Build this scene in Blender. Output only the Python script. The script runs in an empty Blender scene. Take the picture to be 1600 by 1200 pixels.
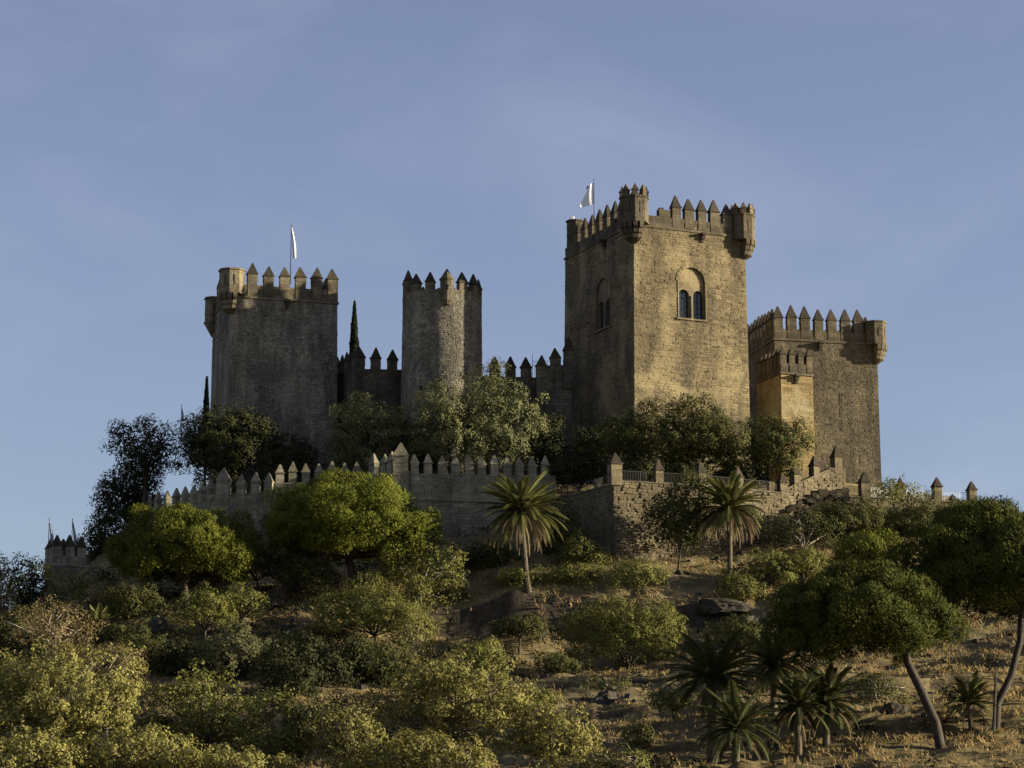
import bpy, math, random
import numpy as np
from mathutils import Vector, Matrix
from mathutils.geometry import tessellate_polygon

random.seed(7)
rng = np.random.default_rng(7)
R = math.radians
scene = bpy.context.scene
C = bpy.context.collection

# ------------------------------------------------------------------ camera, sky, sun, exposure
F = 4350.0                       # focal length in photo pixels (photo 1600 x 1200)
TH = math.atan(870 / F)          # upward pitch
CZ = 2.0
cam_d = bpy.data.cameras.new('camera')
cam = bpy.data.objects.new('camera', cam_d); C.objects.link(cam)
cam.location = (0, 0, CZ); cam.rotation_euler = (math.pi / 2 + TH, 0, 0)
cam_d.sensor_width = 36; cam_d.lens = F * 36 / 1600
cam_d.clip_start = 0.5; cam_d.clip_end = 6000
scene.camera = cam

SUN_AZ = R(-3)                  # direction to the sun in the xy plane, from +x
SUN_EL = R(12)
world = bpy.data.worlds.new('World'); scene.world = world; world.use_nodes = True
wn = world.node_tree.nodes; wl = world.node_tree.links
wn.clear()
w_out = wn.new('ShaderNodeOutputWorld'); w_bg = wn.new('ShaderNodeBackground')
sky = wn.new('ShaderNodeTexSky'); sky.sky_type = 'NISHITA'; sky.sun_disc = False
sky.sun_elevation = SUN_EL
sky.sun_rotation = math.pi / 2 - SUN_AZ
sky.air_density = 1.0; sky.dust_density = 0.6; sky.ozone_density = 3.0; sky.altitude = 100
w_bg.inputs['Strength'].default_value = 0.070
# thin cirrus veil
tc = wn.new('ShaderNodeTexCoord'); mp = wn.new('ShaderNodeMapping'); mp.inputs['Scale'].default_value = (5, 5, 11)
mp.inputs['Rotation'].default_value = (0.3, 0.5, 0.2)
nz = wn.new('ShaderNodeTexNoise'); nz.inputs['Scale'].default_value = 1.3; nz.inputs['Detail'].default_value = 9; nz.inputs['Roughness'].default_value = 0.58
nz.inputs['Distortion'].default_value = 0.6
cr = wn.new('ShaderNodeMapRange'); cr.inputs['From Min'].default_value = 0.46; cr.inputs['From Max'].default_value = 0.8
cr.inputs['To Min'].default_value = 0; cr.inputs['To Max'].default_value = 0.10
wl.new(tc.outputs['Generated'], mp.inputs['Vector']); wl.new(mp.outputs['Vector'], nz.inputs['Vector']); wl.new(nz.outputs['Fac'], cr.inputs['Value'])
hs = wn.new('ShaderNodeHueSaturation'); hs.inputs['Hue'].default_value = 0.522; hs.inputs['Saturation'].default_value = 0.75; hs.inputs['Value'].default_value = 0.86
wmix = wn.new('ShaderNodeMix'); wmix.data_type = 'RGBA'
wl.new(sky.outputs['Color'], hs.inputs['Color']); wl.new(hs.outputs['Color'], wmix.inputs['A'])
wmix.inputs['B'].default_value = (5.2, 5.0, 6.2, 1)
wl.new(cr.outputs['Result'], wmix.inputs['Factor'])
wl.new(wmix.outputs['Result'], w_bg.inputs['Color']); wl.new(w_bg.outputs['Background'], w_out.inputs['Surface'])

sun_d = bpy.data.lights.new('sun', 'SUN'); sun_d.energy = 5.0; sun_d.angle = R(0.5); sun_d.color = (1.0, 0.89, 0.66)
sun = bpy.data.objects.new('sun', sun_d); C.objects.link(sun)
sdir = Vector((math.cos(SUN_EL) * math.cos(SUN_AZ), math.cos(SUN_EL) * math.sin(SUN_AZ), math.sin(SUN_EL)))
sun.rotation_euler = sdir.to_track_quat('Z', 'Y').to_euler()
sun.location = (120, -20, 120)

vs = scene.view_settings
vs.view_transform = 'Standard'; vs.look = 'None'; vs.gamma = 1.0; vs.use_curve_mapping = False
vs.exposure = 1.4
scene.cycles.use_denoising = True
scene.cycles.max_bounces = 5; scene.cycles.diffuse_bounces = 3; scene.cycles.glossy_bounces = 2
scene.cycles.transmission_bounces = 3; scene.cycles.transparent_max_bounces = 4

# ------------------------------------------------------------------ pixel + depth -> place
def P(px, py, Y):
    u, v = (px - 800) / F, (600 - py) / F
    d = Vector((u, math.cos(TH) - v * math.sin(TH), math.sin(TH) + v * math.cos(TH)))
    t = Y / d.y
    return Vector((d.x * t, Y, CZ + d.z * t))
def PPM(py, Y):                  # photo pixels per metre at that depth
    return F / (Y * math.cos(TH) * 1.02)

# ------------------------------------------------------------------ materials
def new_mat(name):
    m = bpy.data.materials.new(name); m.use_nodes = True
    nt = m.node_tree
    return m, nt, nt.nodes['Principled BSDF']
def mixc(nt, fac, a, b, mode='MIX'):
    x = nt.nodes.new('ShaderNodeMix'); x.data_type = 'RGBA'; x.blend_type = mode
    for sock, v in (('Factor', fac), ('A', a), ('B', b)):
        if hasattr(v, 'links') or isinstance(v, bpy.types.NodeSocket): nt.links.new(v, x.inputs[sock])
        elif sock == 'Factor': x.inputs[sock].default_value = v
        else: x.inputs[sock].default_value = (*v, 1)
    return x.outputs['Result']
def noise(nt, scale, detail=4, rough=0.6, vec=None, dist=0):
    n = nt.nodes.new('ShaderNodeTexNoise'); n.inputs['Scale'].default_value = scale
    n.inputs['Detail'].default_value = detail; n.inputs['Roughness'].default_value = rough; n.inputs['Distortion'].default_value = dist
    if vec is not None: nt.links.new(vec, n.inputs['Vector'])
    return n.outputs['Fac']
def ramp(nt, val, a, b, lo=0.0, hi=1.0):
    r = nt.nodes.new('ShaderNodeMapRange'); nt.links.new(val, r.inputs['Value'])
    for k, v in zip(('From Min', 'From Max', 'To Min', 'To Max'), (a, b, lo, hi)): r.inputs[k].default_value = v
    return r.outputs['Result']
def math_n(nt, op, a, b=None):
    n = nt.nodes.new('ShaderNodeMath'); n.operation = op
    for i, v in enumerate((a, b)):
        if v is None: continue
        if isinstance(v, bpy.types.NodeSocket): nt.links.new(v, n.inputs[i])
        else: n.inputs[i].default_value = v
    return n.outputs[0]
def geo_pos(nt, scale=(1, 1, 1)):
    g = nt.nodes.new('ShaderNodeNewGeometry'); m = nt.nodes.new('ShaderNodeMapping')
    m.inputs['Scale'].default_value = scale
    nt.links.new(g.outputs['Position'], m.inputs['Vector']); return m.outputs['Vector']
def tint_attr(nt):
    a = nt.nodes.new('ShaderNodeAttribute'); a.attribute_name = 'tint'; return a.outputs['Fac']

def stone_mat(name, c1, c2, dark, stain=0.5, plaster=None, course=0.0, seed=0.0):
    """c1/c2 light and dark stone, dark = lichen and soot colour, stain 0..1 how much of it."""
    m, nt, b = new_mat(name)
    pos = geo_pos(nt)
    t = tint_attr(nt)
    big = noise(nt, 0.16 + seed * 0.01, 5, 0.6, pos)
    c = mixc(nt, ramp(nt, big, 0.35, 0.65), c1, c2)
    c = mixc(nt, ramp(nt, t, 0, 1, 0.0, 0.9), c, tuple(x * 0.48 for x in c2))
    mid = noise(nt, 1.3, 6, 0.7, pos)
    c = mixc(nt, ramp(nt, mid, 0.42, 0.7, 0, 0.6), c, tuple(x * 0.62 for x in c1))
    # rain streaks and lichen: long in z
    st = noise(nt, 1.0, 6, 0.72, geo_pos(nt, (0.55, 0.55, 0.09)), 0.3)
    sp = noise(nt, 3.2, 5, 0.75, pos)
    s = math_n(nt, 'MULTIPLY', ramp(nt, st, 0.62 - 0.27 * stain, 0.75 - 0.2 * stain), ramp(nt, sp, 0.3, 0.58, 0.25, 1.0))
    c = mixc(nt, math_n(nt, 'MULTIPLY', s, min(1.0, 0.45 + 0.5 * stain)), c, dark)
    crs = noise(nt, 1.0, 4, 0.7, geo_pos(nt, (0.35, 0.35, 3.4)))
    c = mixc(nt, ramp(nt, crs, 0.5, 0.68, 0, 0.6), c, tuple(x * 0.5 for x in c2))
    mot = math_n(nt, 'MULTIPLY', ramp(nt, noise(nt, 0.33, 3, 0.55, pos, 0.6), 0.42, 0.58), ramp(nt, noise(nt, 6.0, 4, 0.8, pos), 0.42, 0.52))
    c = mixc(nt, math_n(nt, 'MULTIPLY', mot, 0.75 * stain), c, dark)
    pale = noise(nt, 4.5, 4, 0.8, pos)
    c = mixc(nt, ramp(nt, pale, 0.58, 0.74, 0, 0.6), c, tuple(min(0.6, x * 1.5) for x in c1))
    if plaster:
        pn = noise(nt, 0.22, 4, 0.55, geo_pos(nt, (1.0, 1.0, 0.7)), 0.4)
        c = mixc(nt, ramp(nt, pn, 0.52, 0.66, 0, 0.5), c, plaster)
    nt.links.new(c, b.inputs['Base Color'])
    b.inputs['Roughness'].default_value = 0.95
    b.inputs['Specular IOR Level'].default_value = 0.15
    h = noise(nt, 5.0, 8, 0.75, pos)
    h2 = noise(nt, 1.6, 4, 0.6, geo_pos(nt, (1, 1, 3.0)))
    hh = math_n(nt, 'ADD', h, h2)
    bp = nt.nodes.new('ShaderNodeBump'); bp.inputs['Strength'].default_value = 0.75; bp.inputs['Distance'].default_value = 0.10
    nt.links.new(hh, bp.inputs['Height']); nt.links.new(bp.outputs['Normal'], b.inputs['Normal'])
    return m

def leaf_mat(name, ca, cb, trans=0.25):
    m, nt, b = new_mat(name)
    t = tint_attr(nt)
    c = mixc(nt, t, ca, cb)
    oi = nt.nodes.new('ShaderNodeObjectInfo')
    c = mixc(nt, ramp(nt, oi.outputs['Random'], 0, 1, 0.0, 0.38), c, tuple(x * k for x, k in zip(ca, (1.0, .8, .8))))
    n = noise(nt, 0.7, 3, 0.6, geo_pos(nt))
    c = mixc(nt, ramp(nt, n, 0.35, 0.7, 0, 0.5), c, tuple(x * 0.6 for x in ca))
    nt.links.new(c, b.inputs['Base Color'])
    b.inputs['Roughness'].default_value = 0.8; b.inputs['Specular IOR Level'].default_value = 0.08
    tr = nt.nodes.new('ShaderNodeBsdfTranslucent'); nt.links.new(c, tr.inputs['Color'])
    mx = nt.nodes.new('ShaderNodeMixShader'); mx.inputs[0].default_value = trans
    nt.links.new(b.outputs[0], mx.inputs[1]); nt.links.new(tr.outputs[0], mx.inputs[2])
    nt.links.new(mx.outputs[0], nt.nodes['Material Output'].inputs['Surface'])
    return m

def bark_mat(name, ca, cb):
    m, nt, b = new_mat(name)
    n = noise(nt, 3.5, 6, 0.7, geo_pos(nt, (1, 1, 0.35)))
    nt.links.new(mixc(nt, ramp(nt, n, 0.35, 0.65), ca, cb), b.inputs['Base Color'])
    b.inputs['Roughness'].default_value = 0.95
    bp = nt.nodes.new('ShaderNodeBump'); bp.inputs['Strength'].default_value = 0.9; bp.inputs['Distance'].default_value = 0.06
    nt.links.new(n, bp.inputs['Height']); nt.links.new(bp.outputs['Normal'], b.inputs['Normal'])
    return m
def plain_mat(name, col, rough=0.6, metal=0.0):
    m, nt, b = new_mat(name)
    n = noise(nt, 6, 4, 0.6, geo_pos(nt))
    nt.links.new(mixc(nt, ramp(nt, n, 0.3, 0.7), tuple(x * 0.8 for x in col), tuple(x * 1.1 for x in col)), b.inputs['Base Color'])
    b.inputs['Roughness'].default_value = rough; b.inputs['Metallic'].default_value = metal
    return m

M = {}
M['keep'] = stone_mat('keep_stone', (0.321, 0.251, 0.141), (0.214, 0.166, 0.098), (0.054, 0.047, 0.032), 0.70, (0.350, 0.281, 0.152))
M['grey'] = stone_mat('grey_lichen_stone', (0.50, 0.44, 0.335), (0.31, 0.27, 0.205), (0.05, 0.046, 0.038), 0.85, seed=1)
M['east'] = stone_mat('weathered_stone', (0.245, 0.202, 0.132), (0.171, 0.138, 0.091), (0.044, 0.038, 0.029), 0.75, seed=2)
M['annex'] = stone_mat('ochre_render', (0.317, 0.238, 0.108), (0.259, 0.187, 0.086), (0.086, 0.061, 0.036), 0.2, (0.360, 0.310, 0.202), seed=3)
M['top'] = stone_mat('parapet_stone', (0.200, 0.160, 0.099), (0.134, 0.110, 0.075), (0.041, 0.034, 0.026), 0.75, seed=4)
M['gtop'] = stone_mat('grey_parapet_stone', (0.29, 0.24, 0.155), (0.19, 0.155, 0.105), (0.045, 0.04, 0.03), 0.85, seed=4)
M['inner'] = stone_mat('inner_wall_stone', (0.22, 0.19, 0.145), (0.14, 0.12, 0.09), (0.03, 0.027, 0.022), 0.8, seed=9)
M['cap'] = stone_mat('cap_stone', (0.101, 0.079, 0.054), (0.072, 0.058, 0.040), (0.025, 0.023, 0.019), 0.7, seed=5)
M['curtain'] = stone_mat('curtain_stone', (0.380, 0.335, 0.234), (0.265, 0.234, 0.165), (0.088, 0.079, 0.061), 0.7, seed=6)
M['rubble'] = stone_mat('rubble_stone', (0.252, 0.206, 0.124), (0.171, 0.138, 0.083), (0.056, 0.046, 0.033), 0.5, seed=7)
M['rock'] = stone_mat('rock', (0.085, 0.074, 0.056), (0.045, 0.039, 0.03), (0.02, 0.018, 0.015), 0.6, seed=8)
M['pine'] = leaf_mat('pine_needles', (0.055, 0.068, 0.010), (0.18, 0.185, 0.026), 0.14)
M['pined'] = leaf_mat('dark_pine_needles', (0.030, 0.037, 0.008), (0.105, 0.113, 0.018), 0.12)
M['olive'] = leaf_mat('olive_leaves', (0.068, 0.072, 0.032), (0.20, 0.20, 0.09), 0.12)
M['oak'] = leaf_mat('dark_oak_leaves', (0.020, 0.024, 0.010), (0.065, 0.069, 0.024), 0.12)
M['shrub'] = leaf_mat('shrub_leaves', (0.075, 0.08, 0.020), (0.24, 0.235, 0.065), 0.14)
M['lentisk'] = leaf_mat('dark_shrub_leaves', (0.038, 0.042, 0.014), (0.125, 0.125, 0.038), 0.12)
M['under'] = leaf_mat('undergrowth_leaves', (0.016, 0.018, 0.009), (0.055, 0.053, 0.023), 0.12)  # extra dark leaves, painting shade into the gaps between lit bushes
M['yellow'] = leaf_mat('turning_leaves', (0.12, 0.115, 0.03), (0.33, 0.30, 0.10), 0.25)
M['rust'] = leaf_mat('rusty_leaves', (0.13, 0.10, 0.045), (0.27, 0.21, 0.10), 0.25)
M['palm'] = leaf_mat('palm_leaves', (0.085, 0.091, 0.027), (0.183, 0.177, 0.059))
M['palmd'] = leaf_mat('dark_palm_leaves', (0.05, 0.058, 0.022), (0.12, 0.125, 0.045))
M['deadpalm'] = leaf_mat('dry_palm_leaves', (0.2, 0.155, 0.095), (0.38, 0.31, 0.19))
M['cypress'] = leaf_mat('cypress_leaves', (0.011, 0.016, 0.007), (0.031, 0.040, 0.016))
M['grass'] = leaf_mat('dry_grass_blades', (0.194, 0.132, 0.053), (0.370, 0.282, 0.132), 0.3)
M['bark'] = bark_mat('bark', (0.02, 0.015, 0.011), (0.06, 0.046, 0.032))
M['twigbark'] = bark_mat('twig_bark', (0.10, 0.08, 0.05), (0.2, 0.165, 0.11))
M['palebark'] = bark_mat('pale_bark', (0.22, 0.19, 0.14), (0.36, 0.31, 0.24))
M['palmbark'] = bark_mat('palm_bark', (0.04, 0.032, 0.02), (0.11, 0.085, 0.05))
M['iron'] = plain_mat('iron', (0.014, 0.013, 0.013), 0.8)
M['bluesteel'] = plain_mat('painted_steel', (0.16, 0.2, 0.27), 0.5, 0.2)
M['white'] = plain_mat('white_cloth', (0.8, 0.8, 0.8), 0.8)
M['dimcloth'] = plain_mat('grey_cloth', (0.3, 0.32, 0.36), 0.8)
M['emblem'] = plain_mat('red_emblem_print', (0.22, 0.05, 0.04), 0.8)
M['slit'] = plain_mat('slit_shade_paint', (0.02, 0.018, 0.015), 0.9)  # near-black colour painted for the shade inside openings, on flush faces
M['glass'] = plain_mat('window_glass', (0.02, 0.025, 0.035), 0.08)

# ------------------------------------------------------------------ object helpers
def tag(o, label=None, cat=None, group=None, kind=None):
    for k, v in (('label', label), ('category', cat), ('group', group), ('kind', kind)):
        if v: o[k] = v
    return o
def empty(name, loc, rz=0, **kw):
    o = bpy.data.objects.new(name, None); C.objects.link(o)
    o.location = loc; o.rotation_euler = (0, 0, rz); o.empty_display_size = 0.5
    return tag(o, **kw)
def link(name, me, parent=None, loc=(0, 0, 0), rot=(0, 0, 0)):
    o = bpy.data.objects.new(name, me); C.objects.link(o)
    o.parent = parent; o.location = loc; o.rotation_euler = rot
    return o
class MB:
    """collects faces, becomes ONE mesh"""
    def __init__(s): s.v = []; s.f = []; s.t = []
    def add(s, vs, fs, t=0.0):
        k = len(s.v); s.v.extend(vs); s.f.extend([tuple(i + k for i in f) for f in fs]); s.t.extend([t] * len(fs)); return s
    def box(s, x0, x1, y0, y1, z0, z1, t=0.0):
        return s.add([(x0, y0, z0), (x1, y0, z0), (x1, y1, z0), (x0, y1, z0), (x0, y0, z1), (x1, y0, z1), (x1, y1, z1), (x0, y1, z1)],
                     [(0, 3, 2, 1), (4, 5, 6, 7), (0, 1, 5, 4), (1, 2, 6, 5), (2, 3, 7, 6), (3, 0, 4, 7)], t)
    def prism(s, pts, z0, z1, top_scale=1.0, c=(0, 0)):
        n = len(pts)
        vs = [(x, y, z0) for x, y in pts] + [(c[0] + (x - c[0]) * top_scale, c[1] + (y - c[1]) * top_scale, z1) for x, y in pts]
        fs = [tuple(range(n - 1, -1, -1)), tuple(range(n, 2 * n))] + [(i, (i + 1) % n, (i + 1) % n + n, i + n) for i in range(n)]
        return s.add(vs, fs)
    def tube(s, pts, rad, n=6, t=0.0):
        pts = [Vector(p) for p in pts]; vs = []; fs = []
        for i, p in enumerate(pts):
            d = (pts[min(i + 1, len(pts) - 1)] - pts[max(i - 1, 0)]).normalized()
            a = d.orthogonal().normalized() if abs(d.z) < 0.99 else Vector((1, 0, 0))
            if i == 0: ref = a
            a = (ref - d * ref.dot(d)).normalized(); ref = a
            b = d.cross(a)
            for k in range(n):
                w = 2 * math.pi * k / n
                vs.append(tuple(p + (a * math.cos(w) + b * math.sin(w)) * rad[i]))
        for i in range(len(pts) - 1):
            for k in range(n):
                fs.append((i * n + k, i * n + (k + 1) % n, (i + 1) * n + (k + 1) % n, (i + 1) * n + k))
        fs.append(tuple(range(n - 1, -1, -1))); fs.append(tuple(range((len(pts) - 1) * n, len(pts) * n)))
        return s.add(vs, fs, t)
    def mesh(s, name, mat, smooth=False):
        me = bpy.data.meshes.new(name); me.from_pydata(s.v, [], s.f)
        a = me.attributes.new('tint', 'FLOAT', 'FACE'); a.data.foreach_set('value', s.t)
        me.materials.append(M[mat])
        if smooth: me.polygons.foreach_set('use_smooth', [True] * len(me.polygons))
        me.update(); return me
    def build(s, name, mat, parent=None, loc=(0, 0, 0), rot=(0, 0, 0), smooth=False):
        return link(name, s.mesh(name, mat, smooth), parent, loc, rot)

def quads_mesh(name, V, tint, mat):
    """V (N,4,3) separate quads, tint (N,)"""
    n = len(V); me = bpy.data.meshes.new(name)
    me.vertices.add(4 * n); me.vertices.foreach_set('co', V.reshape(-1).astype(np.float32))
    me.loops.add(4 * n); me.loops.foreach_set('vertex_index', np.arange(4 * n, dtype=np.int32))
    me.polygons.add(n); me.polygons.foreach_set('loop_start', np.arange(0, 4 * n, 4, dtype=np.int32))
    a = me.attributes.new('tint', 'FLOAT', 'FACE'); a.data.foreach_set('value', tint.astype(np.float32))
    me.materials.append(M[mat]); me.update(calc_edges=True); me.validate(); return me

# ------------------------------------------------------------------ terrain
def vnoise(x, y, seed=0):
    xi = np.floor(x).astype(np.int64); yi = np.floor(y).astype(np.int64); xf = x - xi; yf = y - yi
    def h(a, b):
        n = (a * 374761393 + b * 668265263 + seed * 1442695041) & 0xffffffff
        n = ((n ^ (n >> 13)) * 1274126177) & 0xffffffff
        return ((n ^ (n >> 16)) & 0xffff) / 65535.0
    u = xf * xf * (3 - 2 * xf); v = yf * yf * (3 - 2 * yf)
    return (h(xi, yi) * (1 - u) + h(xi + 1, yi) * u) * (1 - v) + (h(xi, yi + 1) * (1 - u) + h(xi + 1, yi + 1) * u) * v
def fbm(x, y, seed, octs=4):
    s = 0; a = 1; t = 0
    for i in range(octs):
        s = s + a * (vnoise(x * 2 ** i, y * 2 ** i, seed + i) - 0.5); t += a; a *= 0.5
    return s / t
TP = [(0, 1200, 195), (400, 1200, 195), (800, 1200, 197), (1200, 1195, 197), (1600, 1195, 195), (1350, 1190, 197),
      (1500, 1100, 212), (1300, 1110, 212), (1500, 1030, 236), (1590, 1010, 240), (1350, 1020, 240),
      (1200, 1000, 252), (1130, 955, 259), (1000, 934, 262), (900, 934, 262), (830, 936, 261), (730, 948, 262),
      (900, 985, 259.5), (750, 1000, 257), (1020, 990, 256), (900, 1050, 243), (1050, 1050, 243), (780, 1060, 243), (1000, 1080, 226), (850, 1090, 226),
      (1000, 1150, 212), (850, 1150, 211), (600, 1000, 252), (450, 950, 262), (430, 1000, 250), (240, 985, 250), (300, 938, 262),
      (550, 917, 266), (200, 1060, 232), (500, 1090, 225), (100, 980, 262), (0, 1010, 262),
      (960, 872, 277), (820, 875, 278), (700, 875, 279), (500, 868, 280), (380, 862, 283), (260, 850, 292),
      (1080, 905, 268), (1140, 897, 270), (1200, 880, 272), (1300, 850, 280), (1400, 835, 286), (1500, 830, 290), (1600, 850, 288),
      (960, 770, 295), (1200, 795, 296), (1350, 785, 303), (1550, 800, 305), (700, 780, 298), (500, 785, 303), (350, 785, 308), (230, 815, 312),
      (900, 760, 330), (1300, 785, 340), (500, 785, 335), (100, 915, 300), (0, 970, 300), (100, 940, 330)]
cx = []; cz = []
for a in TP:
    p = P(*a); cx.append((p.x, p.y)); cz.append(p.z)
for x, y, z in [(-60, 380, 30), (0, 390, 36), (60, 390, 36), (-120, 300, 10), (-110, 220, 6), (110, 220, 22), (120, 300, 30), (120, 380, 15), (-120, 420, 0),
                (-100, 150, 3), (0, 150, 5), (100, 150, 7), (-80, 90, 1), (0, 90, 1.5), (80, 90, 1.5), (0, 40, 0), (-90, 20, 0), (90, 20, 0), (0, 480, 10), (-60, 480, 3), (70, 480, 5)]:
    cx.append((x, y)); cz.append(z)
cx = np.array(cx); cz = np.array(cz)
def tps_k(d2): return 0.5 * d2 * np.log(d2 + 1e-9)
K = tps_k(((cx[:, None] - cx[None]) ** 2).sum(-1) / 1e4) + np.eye(len(cx)) * 2e-4
Pm = np.c_[np.ones(len(cx)), cx / 100]
A = np.block([[K, Pm], [Pm.T, np.zeros((3, 3))]])
sol = np.linalg.solve(A, np.r_[cz, 0, 0, 0])
def height(x, y, rough=True):
    x = np.asarray(x, float); y = np.asarray(y, float); sh = x.shape
    xf = x.ravel(); yf = y.ravel(); out = np.zeros(len(xf))
    for s in range(0, len(xf), 40000):
        q = np.c_[xf[s:s + 40000], yf[s:s + 40000]]
        k = tps_k(((q[:, None] - cx[None]) ** 2).sum(-1) / 1e4)
        out[s:s + 40000] = k @ sol[:len(cx)] + sol[-3] + q @ sol[-2:] / 100
    dx = np.maximum(np.abs(xf) - 105, 0); dy = np.maximum(np.maximum(yf - 430, 20 - yf), 0)
    w = np.clip(1 - np.hypot(dx, dy) / 90, 0, 1); w = w * w * (3 - 2 * w)
    out = out * w + (1 - w) * (-1.0)
    def bank(y0_, amp, xa, xb, wv, decay):
        yb = y0_ + 1.2 * (vnoise(xf / 6, xf * 0 + y0_, 5) - .5) * 2
        wx = np.clip((xf - xa) / wv, 0, 1) * np.clip((xb - xf) / wv, 0, 1)
        dd = np.maximum(yb - yf, 0)
        return -amp * wx * np.clip(dd / .7, 0, 1) * np.exp(-dd / decay)
    out = out + bank(261.0, 2.6, -14, 24, 5, 9) + bank(241.5, 2.0, -12, 18, 5, 7) + bank(222, 1.6, -4, 50, 6, 6) + bank(207, 1.2, 2, 60, 6, 5) + bank(251, 1.3, -60, -18, 6, 6)
    if rough:
        r = 1.6 * fbm(xf / 9, yf / 9, 3, 5) + 1.9 * np.abs(fbm(xf / 3.2, yf / 3.2, 11, 4))
        out = out + r * np.clip(w, 0.1, 1)
    return out.reshape(sh)
def hz(x, y): return float(height(np.array([x]), np.array([y]))[0])
def axis(parts):
    out = []
    for a, b, st in parts: out += list(np.arange(a, b, st))
    return np.array(out + [parts[-1][1]])
xs = axis([(-3000, -400, 260), (-400, -110, 20), (-110, -72, 2.5), (-72, 72, 0.55), (72, 110, 2.5), (110, 400, 20), (400, 3000, 260)])
ys = axis([(-600, 0, 60), (0, 150, 8), (150, 182, 2), (182, 305, 0.55), (305, 350, 2), (350, 500, 10), (500, 1000, 60), (1000, 4200, 320)])
gx, gy = np.meshgrid(xs, ys); gz = height(gx, gy)
nx, ny = len(xs), len(ys)
me = bpy.data.meshes.new('hillside')
me.vertices.add(nx * ny); me.vertices.foreach_set('co', np.stack([gx, gy, gz], -1).reshape(-1))
ii = (np.arange(ny - 1)[:, None] * nx + np.arange(nx - 1)[None]).ravel()
fi = np.stack([ii, ii + 1, ii + nx + 1, ii + nx], -1)
me.loops.add(fi.size); me.loops.foreach_set('vertex_index', fi.ravel().astype(np.int32))
me.polygons.add(len(fi)); me.polygons.foreach_set('loop_start', np.arange(0, fi.size, 4, dtype=np.int32))
me.polygons.foreach_set('use_smooth', np.ones(len(fi), bool))
me.update(calc_edges=True)
hill = link('hillside', me); tag(hill, 'rugged hillside of dry grass, earth and rock below the castle', kind='structure')
m, nt, b = new_mat('hillside_ground')
pos = geo_pos(nt)
g = nt.nodes.new('ShaderNodeNewGeometry'); sx = nt.nodes.new('ShaderNodeSeparateXYZ'); nt.links.new(g.outputs['Normal'], sx.inputs[0])
base = mixc(nt, ramp(nt, noise(nt, 0.35, 6, 0.7, pos), 0.35, 0.62), (0.36, 0.285, 0.14), (0.16, 0.125, 0.07))
base = mixc(nt, ramp(nt, noise(nt, 2.5, 6, 0.75, pos), 0.4, 0.65, 0, 0.7), base, (0.085, 0.075, 0.035))
rk = mixc(nt, ramp(nt, noise(nt, 1.5, 8, 0.8, pos), 0.35, 0.7), (0.03, 0.025, 0.018), (0.13, 0.105, 0.075))
base = mixc(nt, ramp(nt, sx.outputs['Z'], 0.74, 0.58), base, rk)
nt.links.new(base, b.inputs['Base Color']); b.inputs['Roughness'].default_value = 1.0; b.inputs['Specular IOR Level'].default_value = 0.05
bp = nt.nodes.new('ShaderNodeBump'); bp.inputs['Strength'].default_value = 1; bp.inputs['Distance'].default_value = 0.5
nt.links.new(noise(nt, 1.8, 10, 0.75, pos), bp.inputs['Height']); nt.links.new(bp.outputs['Normal'], b.inputs['Normal'])
me.materials.append(m)
def on_ray(px, py, y0=185, y1=330):
    ysr = np.arange(y0, y1, 0.5); pts = [P(px, py, y) for y in ysr]
    h = height(np.array([p.x for p in pts]), ysr); zz = np.array([p.z for p in pts])
    k = np.argmax(h >= zz)
    return (pts[k].x, pts[k].y, float(h[k])) if h[k] >= zz[k] else None

# ------------------------------------------------------------------ masonry
def masonry(mb, fn, x0f, x1f, z0, z1, ch, rough=0.05, lmin=1.2, lmax=2.8, skip=None, miss=0.012):
    z = z0
    while z < z1 - 0.06:
        h = min(ch * random.uniform(0.75, 1.25), z1 - z)
        x = x0f(z) + 0.0; xe = x1f(z); zz = z + h
        first = True
        while x < xe - 0.02:
            l = ch * random.uniform(lmin, lmax) * (0.6 if first and random.random() < 0.5 else 1)
            if xe - (x + l) < ch * 0.6: l = xe - x
            if not (skip and skip(x + l / 2, z + h / 2)) and random.random() > miss:
                d = random.random() ** 2 * rough; g_ = 0.014 + 0.012 * random.random()
                j = lambda: random.uniform(0, 0.03)
                a0, a1, b0, b1 = x + g_, x + l - g_, z + g_, zz - g_
                fr = [fn(a0 + j(), b0 + j(), d), fn(a1 - j(), b0 + j(), d * random.uniform(.6, 1)), fn(a1 - j(), b1 - j(), d), fn(a0 + j(), b1 - j(), d * random.uniform(.6, 1))]
                bk = [fn(a0, b0, -0.06), fn(a1, b0, -0.06), fn(a1, b1, -0.06), fn(a0, b1, -0.06)]
                t = random.random() ** 1.5
                mb.add(fr + bk, [(0, 1, 2, 3), (4, 5, 1, 0), (5, 6, 2, 1), (6, 7, 3, 2), (7, 4, 0, 3)], t)
            x += l; first = False
        z = zz

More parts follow.
